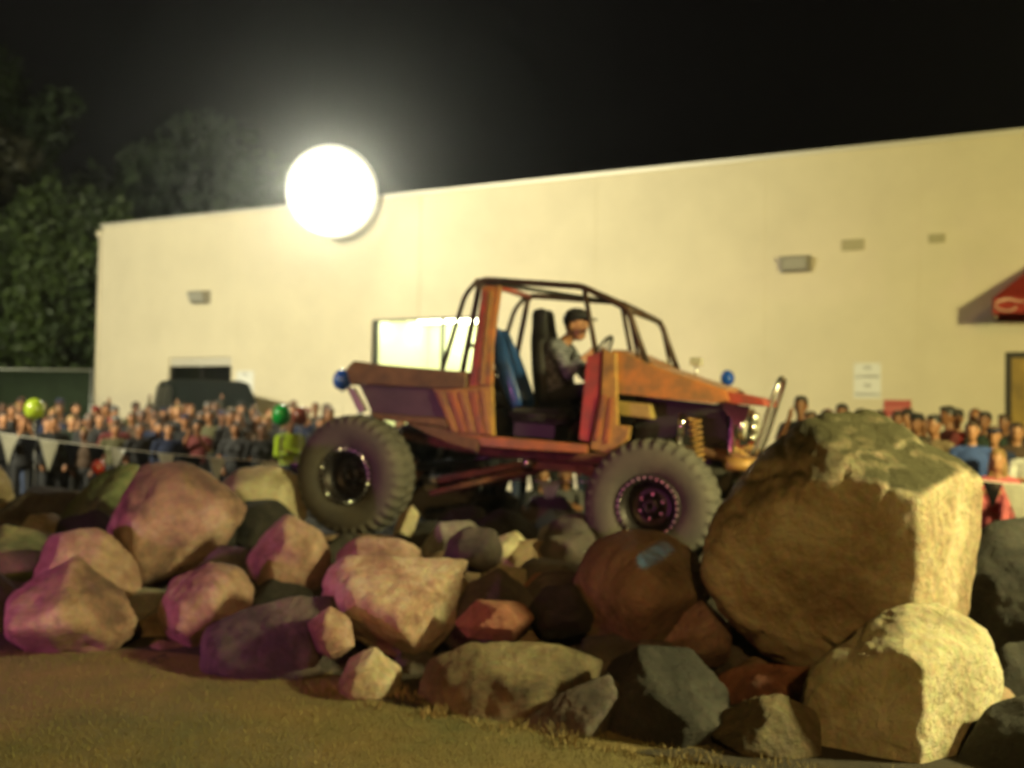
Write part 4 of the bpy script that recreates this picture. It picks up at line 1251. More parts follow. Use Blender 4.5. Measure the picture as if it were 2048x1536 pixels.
def V(*a): return tuple(a)
def head_prims(c, yaw=0.0, tilt=0.0, hair='short', hat=None, s=1.0):
    """head facing local -y at centre c"""
    Rm = Matrix.Rotation(yaw, 3, 'Z') @ Matrix.Rotation(tilt, 3, 'X')
    R4 = Rm.to_4x4()
    def w(x, y, z): return tuple(Vector(c) + Rm @ Vector((x, y, z)) * s)
    def e(x, y, z, a, b, d, m): return ('e', w(x, y, z), (a * s, b * s, d * s), R4, m)
    P = [e(0, 0, .015, .074, .092, .108, SKIN), e(0, -.035, -.055, .054, .055, .055, SKIN), e(0, -.088, -.012, .014, .022, .022, SKIN),
         e(.075, .0, -.005, .012, .02, .03, SKIN), e(-.075, .0, -.005, .012, .02, .03, SKIN),
         e(.030, -.083, .018, .016, .010, .008, HAIR), e(-.030, -.083, .018, .016, .010, .008, HAIR), e(0, -.080, -.055, .022, .010, .006, SKIN)]
    if hair == 'short': P += [e(0, .018, .045, .082, .094, .088, HAIR), e(0, -.05, .095, .06, .045, .03, HAIR)]
    if hair == 'long': P += [e(0, .022, .045, .086, .098, .09, HAIR), e(0, .06, -.06, .085, .05, .15, HAIR), e(.07, .02, -.08, .028, .05, .11, HAIR), e(-.07, .02, -.08, .028, .05, .11, HAIR), e(0, -.05, .095, .06, .045, .03, HAIR)]
    if hair == 'bun': P += [e(0, .018, .045, .080, .094, .088, HAIR), e(0, .10, .07, .045, .045, .045, HAIR)]
    if hat == 'cap': P += [e(0, .0, .075, .086, .100, .062, HAT), e(0, -.115, .062, .062, .065, .010, HAT)]
    if hat == 'beanie': P += [e(0, .008, .07, .088, .100, .080, HAT)]
    return P

def limb_hand(w, d, curl=.5, side=1):
    """hand at wrist w pointing along d with four fingers and a thumb"""
    d = Vector(d).normalized(); w = Vector(w)
    o = d.cross(Vector((0, 0, 1)))
    if o.length < .1: o = Vector((0, 1, 0))
    o.normalize(); n = o.cross(d)
    P = [('c', tuple(w), tuple(w + d * .075), .026, .032, SKIN)]
    for k in range(4):
        b = w + d * .085 + o * (.030 - .020 * k)
        L = (.065, .075, .07, .055)[k]
        m = b + (d * .8 + n * .3 * curl) * L * .5
        e = m + (d * (1 - curl) - n * curl) * L * .5
        P += [('c', tuple(b), tuple(m), .0105, .010, SKIN), ('c', tuple(m), tuple(e), .010, .009, SKIN)]
    t = w + d * .03 + o * .03 * side
    P += [('c', tuple(t), tuple(t + (d * .5 + o * side) * .045), .012, .010, SKIN)]
    return P

def standing(arms='down', hair='short', hat=None, woman=False, sleeves='short', shorts=False, bag=False):
    cw = .168 if woman else .185
    P = [('e', (0, 0, 1.255), (cw, .112, .22), SHIRT), ('e', (0, -.008, 1.06), (cw * .9, .110, .17), SHIRT),
         ('c', (-.145, .0, 1.395), (.145, .0, 1.395), .062, .062, SHIRT),
         ('e', (0, .012, .925), (.17 if not woman else .178, .122, .125), PANTS),
         ('c', (0, .01, 1.42), (0, -.005, 1.53), .056, .050, SKIN)]
    if woman: P += [('e', (.07, -.095, 1.27), (.06, .05, .06), SHIRT), ('e', (-.07, -.095, 1.27), (.06, .05, .06), SHIRT)]
    P += head_prims((0, -.015, 1.625), hair=hair, hat=hat)
    for s in (-1, 1):
        hip = (s * .09, .01, .90); kn = (s * .11, -.015, .49); an = (s * .115, .02, .09)
        P += [('c', hip, kn, .088, .058, PANTS)]
        P += [('c', kn, an, .056, .040, SKIN if shorts else PANTS)]
        P += [('c', (s * .115, .04, .045), (s * .13, -.14, .035), .042, .036, SHOE)]
        sh = (s * .195, .0, 1.385)
        if arms == 'down': el, wr, hd = (s * .245, .03, 1.12), (s * .235, -.06, .88), (0, -.25, -1)
        elif arms == 'folded': el, wr, hd = (s * .235, -.04, 1.13), (-s * .06, -.19, 1.18), (-s, .0, .15)
        elif arms == 'phone': el, wr, hd = (s * .23, -.14, 1.20), (s * .07, -.30, 1.48), (-s * .25, -.1, 1)
        elif arms == 'up': el, wr, hd = ((.30, -.02, 1.52), (.26, -.06, 1.80), (0, 0, 1)) if s > 0 else ((-.245, .03, 1.12), (-.235, -.06, .88), (0, -.25, -1))
        else: el, wr, hd = (s * .255, .06, 1.13), (s * .19, -.07, .93), (-s * .3, -.3, -1)
        m = tuple(Vector(sh).lerp(Vector(el), .72))
        if sleeves == 'short':
            P += [('c', sh, m, .056, .056, SHIRT), ('c', m, el, .044, .041, SKIN), ('c', el, wr, .041, .029, SKIN)]
        else:
            P += [('c', sh, el, .058, .048, SHIRT), ('c', el, wr, .047, .037, SHIRT)]
        P += limb_hand(wr, hd, .4, s)
    return P

def sitting(hair='long', sleeves='short', hat=None):
    """sitting on the ground with knees drawn up, hips at z = 0.1"""
    P = [('e', (0, .02, .42), (.165, .115, .22), SHIRT), ('e', (0, .03, .23), (.155, .12, .15), SHIRT), ('c', (-.13, 0, .56), (.13, 0, .56), .058, .058, SHIRT),
         ('e', (0, .04, .12), (.18, .14, .115), PANTS), ('c', (0, .0, .58), (0, -.02, .69), .052, .048, SKIN)]
    P += head_prims((0, -.035, .785), hair=hair, hat=hat)
    for s in (-1, 1):
        hip = (s * .09, .0, .12); kn = (s * .13, -.36, .42); an = (s * .12, -.50, .07)
        P += [('c', hip, kn, .085, .058, PANTS), ('c', kn, an, .055, .040, PANTS), ('c', (s * .12, -.49, .04), (s * .13, -.66, .035), .04, .034, SHOE)]
        sh = (s * .175, .0, .55); el = (s * .24, -.16, .38); wr = (s * .10, -.36, .47)
        P += [('c', sh, el, .052, .044, SHIRT), ('c', el, wr, .041, .030, SKIN if sleeves == 'short' else SHIRT)]
        P += limb_hand(wr, (-s, -.3, 0), .5, s)
    return P

BODY = {}
def body(key):
    if key not in BODY:
        kw = dict(key[1])
        BODY[key] = build_body(sitting(**kw) if key[0] == 'sit' else standing(**kw), .017)
    return BODY[key]

CM = {}
def cloth(nm, c, rough=.85):
    if nm not in CM: CM[nm] = mat('cloth_' + nm.replace(' ', '_'), c, rough, var=.3, vscale=9, bump=.15, bscale=25)
    return CM[nm]
SHIRTS = {'black': (.012, .012, .013), 'charcoal': (.03, .03, .032), 'dark green': (.022, .04, .025), 'navy': (.012, .02, .06), 'brown': (.07, .04, .022), 'grey': (.14, .135, .13),
          'red': (.30, .02, .015), 'blue': (.04, .08, .26), 'pink': (.55, .12, .13), 'white': (.55, .54, .50), 'lime': (.42, .60, .02), 'maroon': (.12, .015, .015), 'olive': (.09, .085, .035), 'tan': (.26, .19, .10)}
HAIRS = {'dark': (.012, .009, .007), 'brown': (.05, .026, .012), 'fair': (.28, .17, .06), 'ginger': (.14, .05, .016)}
SKINS = {'a': (.29, .13, .055), 'b': (.22, .095, .04), 'c': (.40, .195, .095), 'd': (.14, .06, .03)}
for k, c in SKINS.items(): CM['skin' + k] = mat('skin_' + k, c, .5, var=.12, vscale=14)
SHOEM = mat('shoe_leather', (.02, .018, .016), .6)
PANTM = {'jeans': cloth('jeans', (.035, .05, .10)), 'black trousers': cloth('black trousers', (.012, .012, .013)), 'khaki trousers': cloth('khaki trousers', (.17, .13, .07))}

def person(u, vhead, Y, shirt, hair='dark', style='short', arms='down', hat=None, woman=False, sleeves='short', pants='jeans', skin='a', rz=0.0, where='in the crowd behind the pennant line', group='spectators', sit=False, hatc='black', maxs=1.06, pants_c=None, label=None):
    key = ('sit', (('hair', style), ('sleeves', sleeves), ('hat', hat))) if sit else ('st', (('arms', arms), ('hair', style), ('hat', hat), ('woman', woman), ('sleeves', sleeves)))
    me = body(key)
    hp_ = px(u, vhead, Y)
    o = bpy.data.objects.new('person', me); COL.objects.link(o)
    base = .80 if sit else 1.63
    gz = bed_h(hp_.x, Y) - .02 if Y < 12.4 else 0.0
    s = min(maxs, max(.62, (hp_.z - gz) / base))
    o.location = (hp_.x, Y, gz if not sit else max(gz, hp_.z - base * min(maxs, 1.0)))
    if sit: s = min(maxs, 1.0)
    o.scale = (s * (1.0 if s > .85 else 1.05), s, s)
    o.rotation_euler = (0, 0, rz + math.atan2(hp_.x, Y) * -1)
    if not me.materials:
        for k in range(6): me.materials.append(SHOEM)
    ms = [CM['skin' + skin], cloth(shirt, SHIRTS[shirt]), PANTM[pants] if not pants_c else cloth(pants_c, SHIRTS[pants_c]), SHOEM, cloth('hair ' + hair, HAIRS[hair], .5), cloth(hatc + ' cap', SHIRTS[hatc])]
    for k, m in enumerate(ms):
        o.material_slots[k].link = 'OBJECT'; o.material_slots[k].material = m
    if label is None:
        look = {'cap': f'and {hatc} cap', 'beanie': f'and {hatc} knit hat'}.get(hat, {'long': f'with long {hair} hair', 'bun': f'with {hair} hair tied up'}.get(style, f'with short {hair} hair'))
        pose = {'folded': 'arms folded', 'phone': 'hands at face', 'up': 'arm raised', 'pocket': 'hands low'}.get(arms, '')
        kid = 'child' if s < .8 and not sit else ('person sitting' if sit else 'person')
        label = f"{kid} in {shirt} {'sweater' if sleeves == 'long' else 'shirt'} {look}{', ' + pose if pose else ''}{where}"
    tag(o, label, 'person', group)
    return o

rnd = random.Random(77)
DARKS = ['black', 'charcoal', 'black', 'dark green', 'navy', 'brown', 'black', 'charcoal', 'black', 'maroon', 'charcoal', 'olive']
def rand_person(u, v, Y, where, group):
    woman = rnd.random() < .35
    style = rnd.choice(['long', 'long', 'bun']) if woman else 'short'
    hat = None if woman else rnd.choice([None, None, None, 'cap', 'beanie'])
    return person(u, v, Y, rnd.choice(DARKS), rnd.choice(['dark', 'brown', 'brown', 'fair', 'dark', 'ginger']), style,
           rnd.choice(['down', 'folded', 'pocket', 'folded', 'down', 'pocket', 'up' if Y > 17 else 'down', 'phone']), hat, woman, rnd.choice(['short', 'long']), rnd.choice(['jeans', 'black trousers', 'black trousers', 'black trousers']), rnd.choice('aabcd'), rnd.uniform(-.35, .55), where, group, hatc=rnd.choice(['black', 'grey', 'red', 'navy', 'tan']))
left_w, left_g = ', behind the pennant line', 'spectators behind the pennant line'
for Y, step, v0, jit, off in ((19.0, 36, 813, 7, 0), (17.6, 39, 821, 8, 20), (16.2, 42, 830, 9, 7), (14.9, 46, 840, 9, 25), (13.8, 60, 852, 10, 10)):
    u = -25 + off
    while u < 690:
        uu = u + rnd.uniform(-9, 9)
        if not (545 < uu < 640 and Y < 16):
            vv = v0 + rnd.uniform(-jit, jit)
            if 160 < uu < 330: vv += 8
            if 470 < uu: vv += 6
            rand_person(uu, vv, Y + rnd.uniform(-.4, .4), left_w, left_g)
        u += step
person(580, 845, 13.2, 'lime', 'dark', 'short', 'folded', None, False, 'long', 'jeans', 'b', .5, label='person in a glowing lime green safety top near the green balloon', group='spectators behind the pennant line')
person(212, 818, 17.6, 'charcoal', 'dark', 'short', 'down', None, False, 'short', 'jeans', 'a', .1, label='tall man in charcoal shirt standing out against the cream wall', group='spectators behind the pennant line')
# people seen beneath and around the truck
for u, v, Y in ((760, 838, 14.6), (835, 842, 14.0), (905, 836, 14.8), (985, 842, 14.2), (1060, 845, 14.6), (1150, 840, 15.2), (1190, 842, 14.4), (1260, 846, 14.7), (720, 842, 13.6), (800, 850, 13.4), (870, 846, 13.3), (940, 850, 13.6), (1020, 848, 13.4), (1100, 850, 13.8), (1225, 850, 13.3), (1330, 846, 13.6), (1410, 846, 13.9), (1480, 850, 13.4)):
    rand_person(u, v, Y, ', behind the truck', 'spectators behind the truck')
person(1084, 998, 12.4, 'charcoal', 'brown', 'short', sit=True, rz=.1, skin='c', pants='black trousers', label='child in charcoal top sitting on the ground behind the truck', group='spectators behind the truck')
person(1133, 984, 12.7, 'grey', 'dark', 'long', sit=True, rz=-.3, skin='a', pants='black trousers', label='person in grey top sitting next to the child behind the truck', group='spectators behind the truck')
rw, rg = 'right of the huge boulder', 'spectators by the side entrance'
person(1602, 812, 12.2, 'black', 'dark', 'short', 'phone', None, False, 'short', 'jeans', 'b', -.2, label='dark haired person in black holding hands up behind the truck hood', group=rg)
person(1622, 842, 11.4, 'red', 'brown', 'short', 'folded', None, False, 'short', 'jeans', 'a', -.3, label='person in bright red top just behind the truck grille', group=rg)
person(1684, 826, 12.6, 'grey', 'dark', 'short', 'phone', None, False, 'long', 'jeans', 'b', -.2, label='person in grey sleeves below the notice with four lines', group=rg)
person(1722, 836, 12.9, 'olive', 'brown', 'short', 'down', 'cap', hatc='olive', label='person in olive cap and top behind the huge boulder', group=rg)
person(1835, 846, 11.6, 'dark green', 'dark', 'short', 'pocket', 'cap', hatc='black', skin='b', rz=-.5, label='person in dark green top and black cap behind the huge boulder', group=rg)
person(1870, 850, 11.0, 'tan', 'dark', 'short', 'folded', None, sleeves='long', rz=-.6, label='person in tan jacket between black cap and maroon shirt', group=rg)
person(1898, 832, 12.0, 'maroon', 'dark', 'short', 'phone', None, skin='b', rz=-1.2, label='dark haired person in maroon shirt seen from the side', group=rg)
person(1950, 836, 12.6, 'red', 'ginger', 'bun', 'down', woman=True, label='ginger woman with tied up hair before the cream wall', group=rg)
person(1944, 862, 10.2, 'blue', 'brown', 'short', 'down', skin='c', maxs=.98, label='boy in blue top leaning out behind the huge boulder', group=rg)
person(1988, 872, 10.6, 'navy', 'fair', 'short', 'down', 'cap', hatc='navy', skin='c', label='person in navy cap behind the pink seated girl', group=rg)
person(2034, 864, 11.2, 'brown', 'brown', 'long', 'folded', woman=True, sleeves='long', skin='c', label='woman in brown top with long brown hair by the yellow door', group=rg)
person(2062, 890, 10.0, 'white', 'dark', 'short', 'folded', None, sleeves='short', pants='black trousers', maxs=.9, label='person in white top and black trousers by the white pennant', group=rg)
person(1996, 918, 9.75, 'pink', 'fair', 'long', sit=True, sleeves='long', skin='c', pants_c='pink', rz=-.15, maxs=.92, label='fair haired girl in pink clothes sitting behind the rope', group=rg)

for u, v, Y, sh in ((1655, 838, 13.4, 'charcoal'), (1760, 838, 13.4, 'navy'), (1795, 840, 12.4, 'black'), (1815, 836, 13.6, 'brown'), (1915, 838, 13.2, 'charcoal'), (1970, 842, 12.2, 'dark green'), (2010, 846, 12.8, 'black'), (2070, 852, 12.4, 'grey')):
    person(u, v, Y, sh, rnd.choice(['dark', 'brown']), 'short', rnd.choice(['down', 'folded', 'pocket']), rnd.choice([None, 'beanie']), skin=rnd.choice('abc'), hatc=rnd.choice(['black', 'maroon', 'navy']), pants='black trousers', rz=rnd.uniform(-.6, .2), where=', behind the huge boulder', group=rg)
# ------------------------------------------------------------------ driver
def TV(u, v, y): return tuple(tp3(u, v, y))
HD = tp3(1152, 652, .36)
ch = tp3(1118, 704, .36); pe = tp3(1112, 790, .36)
P = [('e', tuple(tp3(1113, 726, .36)), (.19, .25, .22), SHIRT), ('e', tuple(tp3(1110, 765, .36)), (.19, .215, .16), SHIRT),
     ('c', tuple(ch + Vector((.0, -.18, .04))), tuple(ch + Vector((0, .18, .04))), .085, .085, SHIRT),
     ('e', tuple(pe), (.15, .18, .12), PANTS),
     ('c', tuple(ch + Vector((.03, 0, .08))), tuple(HD + Vector((-.02, 0, -.08))), .06, .055, SKIN)]
P += head_prims(tuple(HD), yaw=R(90) - .25, tilt=R(4), hair='short', hat='cap', s=1.28)
for s in (-1, 1):
    sh = ch + Vector((.02, s * .2, .03)); el = ch + Vector((.20, s * .27, -.20)); 
    wr = sw + Vector((-.05, s * .15, .0))
    mid_ = sh.lerp(el, .6)
    P += [('c', tuple(sh), tuple(el), .082, .066, SHIRT), ('c', tuple(el), tuple(el.lerp(wr, .45)), .060, .048, SHIRT), ('c', tuple(el.lerp(wr, .45)), tuple(wr - (wr - el).normalized() * .06), .040, .030, SKIN)]
    P += limb_hand(wr - (wr - el).normalized() * .06, wr - el, .9, s)
    kn = pe + Vector((.50, s * .14, .10)); an = pe + Vector((.72, s * .14, -.22))
    P += [('c', tuple(pe + Vector((.02, s * .09, 0))), tuple(kn), .09, .062, PANTS), ('c', tuple(kn), tuple(an), .06, .045, PANTS), ('c', tuple(an + Vector((0, 0, -.03))), tuple(an + Vector((.18, 0, -.03))), .045, .04, SHOE)]
me = build_body(P, .011)
dr = bpy.data.objects.new('person', me); COL.objects.link(dr); dr.matrix_world = T
pl = bpy.data.materials.new('plaid_shirt'); pl.use_nodes = True
N = pl.node_tree.nodes; Lk = pl.node_tree.links
tc = N.new('ShaderNodeTexCoord'); ck = N.new('ShaderNodeTexChecker'); ck.inputs['Scale'].default_value = 17
ck.inputs['Color1'].default_value = (.20, .21, .22, 1); ck.inputs['Color2'].default_value = (.035, .035, .05, 1)
Lk.new(tc.outputs['Object'], ck.inputs['Vector'])
wv = N.new('ShaderNodeTexWave'); wv.inputs['Scale'].default_value = 9; wv.bands_direction = 'Z'
Lk.new(tc.outputs['Object'], wv.inputs['Vector'])
mx = N.new('ShaderNodeMix'); mx.data_type = 'RGBA'; mx.inputs[0].default_value = .18
Lk.new(ck.outputs['Color'], mx.inputs[6]); Lk.new(wv.outputs['Color'], mx.inputs[7])
ml = N.new('ShaderNodeMix'); ml.data_type = 'RGBA'; ml.blend_type = 'MULTIPLY'; ml.inputs[0].default_value = 1; ml.inputs[7].default_value = (.6, .62, .7, 1)
Lk.new(mx.outputs[2], ml.inputs[6])
Lk.new(ml.outputs[2], N['Principled BSDF'].inputs['Base Color']); N['Principled BSDF'].inputs['Roughness'].default_value = .85
for m in (CM['skinc'], pl, PANTM['black trousers'], SHOEM, cloth('hair dark', HAIRS['dark'], .5), cloth('black cap', SHIRTS['black'])): me.materials.append(m)
tag(dr, 'driver in plaid shirt and dark cap holding the truck steering wheel', 'person')

# ------------------------------------------------------------------ parked car behind the crowd
def car():
    root = empty('parked_car')
    c0 = px(418, 800, 20.6)
    root.location = (c0.x - .1, 20.9, 0); root.rotation_euler = (0, 0, R(-62))
    paint = mat('dark_car_paint', (.005, .008, .006), .8, spec=.15)
    top = px(390, 758, 20.6).z
    prof = [(-2.2, .38), (2.15, .36), (2.22, .62), (2.05, .88), (1.15, 1.02), (.35, top - .06), (-.2, top), (-1.5, top - .02), (-2.05, 1.15), (-2.22, .9)]
    bm = bmesh.new(); rows = []
    for y, k in ((-.92, .0), (-.86, 1), (.86, 1), (.92, 0)):
        rows.append([bm.verts.new((x, y * (1 - .13 * max(0, z - .95)), z - (.04 if k == 0 and z > 1.1 else 0))) for x, z in prof])
    n = len(prof)
    for a, b in zip(rows[:-1], rows[1:]):
        for i in range(n): bm.faces.new((a[i], a[(i + 1) % n], b[(i + 1) % n], b[i]))
    bm.faces.new(rows[0]); bm.faces.new(list(reversed(rows[-1])))
    bmesh.ops.recalc_face_normals(bm, faces=bm.faces)
    bmesh.ops.bevel(bm, geom=[e for e in bm.edges if len(e.link_faces) == 2 and e.calc_face_angle(0) > .3], offset=.04, segments=3, affect='EDGES')
    obj('car_body', bm, paint, root, True)
    g = mat('car_window_glass', (.01, .012, .012), .3)
    for s in (-1, 1):
        for x0, x1 in ((-1.75, -.85), (-.75, .05), (.15, .75)):
            zt_ = top - .14; 
            q = [(x0, 1.06), (x1 + (.25 if x1 > .5 else 0), 1.06), (x1 - (.25 if x1 > .5 else .0), zt_ - (.16 if x1 > .5 else 0)), (x0 + (.1 if x0 < -1.5 else 0), zt_)]
            yb = .92 * (1 - .13 * .15) ; 
            bm = bmesh.new()
            vs = [bm.verts.new((x, s * (.925 * (1 - .13 * max(0, z - .95)) + .004), z)) for x, z in q] + [bm.verts.new((x, s * (.925 * (1 - .13 * max(0, z - .95)) - .02), z)) for x, z in q]
            for f in ((0, 1, 2, 3), (7, 6, 5, 4), (0, 4, 5, 1), (1, 5, 6, 2), (2, 6, 7, 3), (3, 7, 4, 0)): bm.faces.new([vs[i] for i in f])
            obj('side_window', bm, g, root)
        for x in (-1.4, 1.4):
            wh = lathe('wheel', [(.2, -.1), (.33, -.1), (.345, -.05), (.345, .05), (.33, .1), (.2, .1)], M['rubber'], root, 24, Matrix.Translation((x, s * .82, .345)) @ Matrix.Rotation(R(90), 4, 'X'))
            lathe('hub_cap', [(.2, -.115), (.19, .115), (.05, .118)], M['steel'], wh, 20, Matrix.Translation((x, s * .82, .345)) @ Matrix.Rotation(R(-90 * s * -1), 4, 'X'))
        box('headlight', (2.08, s * .55 - .14, .66), (2.2, s * .55 + .14, .80), M['lens_glass'], root, .02)
        box('tail_light', (-2.2, s * .62 - .12, .86), (-2.1, s * .62 + .12, 1.0), M['red'], root, .02)
    tag(root, 'dark parked car before the glazed entrance behind the crowd', 'car')
car()

# ------------------------------------------------------------------ pennant line round the course
RP = [px(-160, 850, 12.3), px(-40, 860, 12.0), px(590, 926, 10.7), px(1500, 958, 10.1), px(1955, 960, 9.0), px(2140, 968, 8.8)]
RP[0].z = RP[1].z
pen = empty('pennant_line')
def rope_pts(a, b, sag, n=14):
    return [a.lerp(b, k / n) - Vector((0, 0, sag * 4 * (k / n) * (1 - k / n))) for k in range(n + 1)]
seg_pts = []
for (a, b), sag in zip(zip(RP[:-1], RP[1:]), (.02, .05, .1, .04, .02)):
    seg_pts += rope_pts(a, b, sag)[(1 if seg_pts else 0):]
tube('rope', seg_pts, .0055, M['string'], pen, 6)
for p in RP:
    gz = bed_h(p.x, p.y) if p.y < 12.4 else 0
    tube('stake', [(p.x, p.y + .03, gz - .05), (p.x, p.y + .03, p.z + .06)], .014, M['galv'], pen, 8)
def rope_at_u(u):
    best = None
    for a, b in zip(seg_pts[:-1], seg_pts[1:]):
        for k in range(20):
            q = a.lerp(b, k / 20)
            c = CROT.transposed() @ (q - CAM)
            uu = 1024 + FPX * c.x / -c.z
            if best is None or abs(uu - u) < best[0]: best = (abs(uu - u), q, (b - a).normalized())
    return best[1], best[2]
def pennant(u, wpx, hpx, mt, twist=0.0):
    q, d = rope_at_u(u)
    k = q.y / FPX
    W, H = wpx * k / 2, hpx * k
    nrm = d.cross(Vector((0, 0, 1))).normalized()
    bm = bmesh.new(); n = 6; rows = []
    for j in range(n + 1):
        t = j / n
        c = q - Vector((0, 0, .004 + H * t)) + nrm * (.10 * twist * H * math.sin(t * 2.5))
        w = W * (1 - t) + .004
        dd = (d + nrm * twist * t * .8).normalized()
        rows.append([bm.verts.new(c + dd * (w * s)) for s in (-1, -.33, .33, 1)])
    for a, b in zip(rows[:-1], rows[1:]):
        for i in range(3): bm.faces.new((a[i], a[i + 1], b[i + 1], b[i]))
    bmesh.ops.solidify(bm, geom=bm.faces[:], thickness=.0015)
    obj('pennant', bm, M[mt], pen)
for u, w, h, m, t in ((-60, 44, 56, 'pennant_white', .2), (18, 46, 60, 'pennant_white', .3), (58, 38, 52, 'pennant_black', -.4), (98, 46, 60, 'pennant_white', -.2), (146, 40, 54, 'pennant_black', .5), (192, 40, 54, 'pennant_black', -.3), (236, 34, 58, 'pennant_white', .8),
                   (288, 40, 52, 'pennant_black', .6), (332, 36, 54, 'pennant_white', -.5), (384, 40, 52, 'pennant_black', -.6), (434, 38, 56, 'pennant_white', .3), (486, 38, 50, 'pennant_black', .4), (542, 40, 56, 'pennant_white', .4),
                   (600, 40, 52, 'pennant_black', .2), (860, 40, 54, 'pennant_white', .2), (1000, 40, 54, 'pennant_black', .2), (1100, 40, 54, 'pennant_white', -.2), (1985, 36, 50, 'pennant_black', .6), (2046, 74, 96, 'pennant_white', .2)):
    pennant(u, w, h, m, t)
tag(pen, 'rope line strung with white and black pennants around the rocks', 'pennant line')

# ------------------------------------------------------------------ balloons
def balloon(u, v, Y, rpx, mt, label, tie=None):
    c = px(u, v, Y); r = rpx * Y / FPX
    root = empty('balloon', c)
    prof = [(.012 * r / .1, -1.28 * r), (.10 * r, -1.22 * r), (.08 * r, -1.16 * r)]
    for k in range(1, 15):
        t = math.pi * k / 15
        prof.append((r * math.sin(t) * (1 - .10 * math.cos(t) * -1 * (1 if math.cos(t) > 0 else 0)) if k > 2 else r * math.sin(t) * .85, -1.14 * r * math.cos(t)))
    prof.append((.003, 1.14 * r * .999))
    lathe('skin', prof, M[mt], root, 24)
    end = (0.02, 0, -c.z + .02) if tie is None else tuple(Vector(tie) - c)
    tube('cord', [(0, 0, -1.27 * r), (end[0] * .5 + .02, end[1] * .5, -1.27 * r + (end[2] + 1.27 * r) * .5), end], .0022, M['string'], root, 5)
    tag(root, label, 'balloon', 'balloons in the crowd')
balloon(685, 760, 12.2, 19, 'blue_balloon', 'blue balloon floating behind the truck tailgate')
balloon(1455, 756, 12.8, 14, 'blue_balloon', 'blue balloon floating over the truck hood')
balloon(563, 830, 12.6, 19, 'green_balloon', 'green balloon next to the lime green safety top')
balloon(600, 832, 12.9, 16, 'maroon_balloon', 'maroon balloon beside the green balloon')
balloon(69, 818, 13.0, 19, 'lime_balloon', 'lime yellow balloon at the far left of the crowd')
balloon(196, 934, 10.9, 13, 'red_balloon', 'red balloon low behind the mossy green boulder')

# ------------------------------------------------------------------ lamps outside the view that light the place
def flood_tower(p, target, label):
    root = empty('light_tower', (p.x, p.y, 0))
    d = (Vector(target) - p); d.normalize()
    bk = -Vector((d.x, d.y, 0)).normalized() * .45
    box('trailer', (bk.x - .8, bk.y - .5, .35), (bk.x + .8, bk.y + .5, 1.1), M['grey_metal'], root, .04)
    for sx in (-1, 1):
        lathe('wheel', [(.1, -.09), (.3, -.09), (.32, 0), (.3, .09), (.1, .09)], M['rubber'], root, 20, Matrix.Translation((bk.x, bk.y + sx * .62, .32)) @ Matrix.Rotation(R(90), 4, 'X'))
        tube('outrigger', [(bk.x + sx * .7, bk.y, .5), (bk.x + sx * 1.3, bk.y, .05)], .03, M['galv'], root)
    tube('mast', [(bk.x, bk.y, 1.1), (bk.x, bk.y, p.z + .35)], .06, M['galv'], root)
    sd = Vector((-d.y, d.x, 0)).normalized()
    tube('cross_arm', [bk + sd * -.7 + Vector((0, 0, p.z)), bk + sd * .7 + Vector((0, 0, p.z))], .035, M['galv'], root)
    for k in (-.55, -.2, .2, .55):
        c = bk + sd * k + Vector((0, 0, p.z))
        q = d.to_track_quat('Z', 'Y').to_matrix().to_4x4()
        Mh = Matrix.Translation(c) @ q
        h = lathe('lamp_head', [(.06, -.02), (.14, .10), (.16, .2), (.15, .2)], M['grey_metal'], root, 20, Mh)
        lathe('lamp_lens', [(.145, .19), (.12, .195), (.01, .2)], M['far_lens'], h, 20, Mh)
    tag(root, label, 'light tower')
flood_tower(LT_LEFT, (-5.5, 22.5, 4.0), 'trailer light tower aimed at the long cream wall')
flood_tower(LT_RIGHT, (2.9, 8.2, 1.9), 'trailer light tower aimed at the huge boulder')
def par_can(p, target, cname, c, label):
    p = Vector(p); root = empty('stage_light', (p.x, p.y, 0))
    d = (Vector(target) - p).normalized()
    q = Matrix.Translation(Vector((0, 0, p.z)) - d * .30) @ d.to_track_quat('Z', 'Y').to_matrix().to_4x4()
    can = lathe('can', [(.04, -.02), (.10, .03), (.11, .22), (.10, .22)], M['black'], root, 20, q)
    lathe('lens', [(.098, .20), (.06, .206), (.01, .208)], mat(cname, c, .4, emit=c, estr=6), can, 20, q)
    tube('stand', [-d * .2 + Vector((0, 0, p.z - .1)), -d * .2], .02, M['black'], root)
    for a in (0, 2.09, 4.19):
        tube('foot', [-d * .2 + Vector((0, 0, .1)), -d * .2 + Vector((.2 * math.cos(a), .2 * math.sin(a), .015))], .012, M['black'], root)
    tag(root, label, 'stage light')
par_can((-5.6, 3.0, .8), (-2.4, 6.5, .2), 'lit_magenta_lens', (.75, .13, .62), 'magenta stage light on the lawn aimed at the rocks')
par_can((-2.6, 1.3, .55), (-.3, 6.1, .3), 'lit_red_lens', (1.0, .16, .10), 'red stage light on the lawn aimed at the rocks')
par_can((-1.75, .9, .55), px(1294, 1116, 5.72), 'lit_cyan_lens_small', (.05, .62, .95), 'cyan stage light on the lawn aimed at the round boulder')
sl = empty('street_light', (1.5, -9.6, 0))  # unseen lamp post added to carry the warm frontal fill
tube('pole', [(0, 0, 0), (0, 0, 7.0), (0, .3, 7.3), (0, .55, 7.32)], .07, M['galv'], sl, 10, .045)
box('lamp_head', (-.14, .3, 7.18), (.14, .85, 7.30), M['grey_metal'], sl, .03)
box('lamp_lens', (-.11, .42, 7.155), (.11, .8, 7.178), M['far_lens'], sl)
tag(sl, 'unseen lamp post added behind the camera for warm fill', 'fill light')

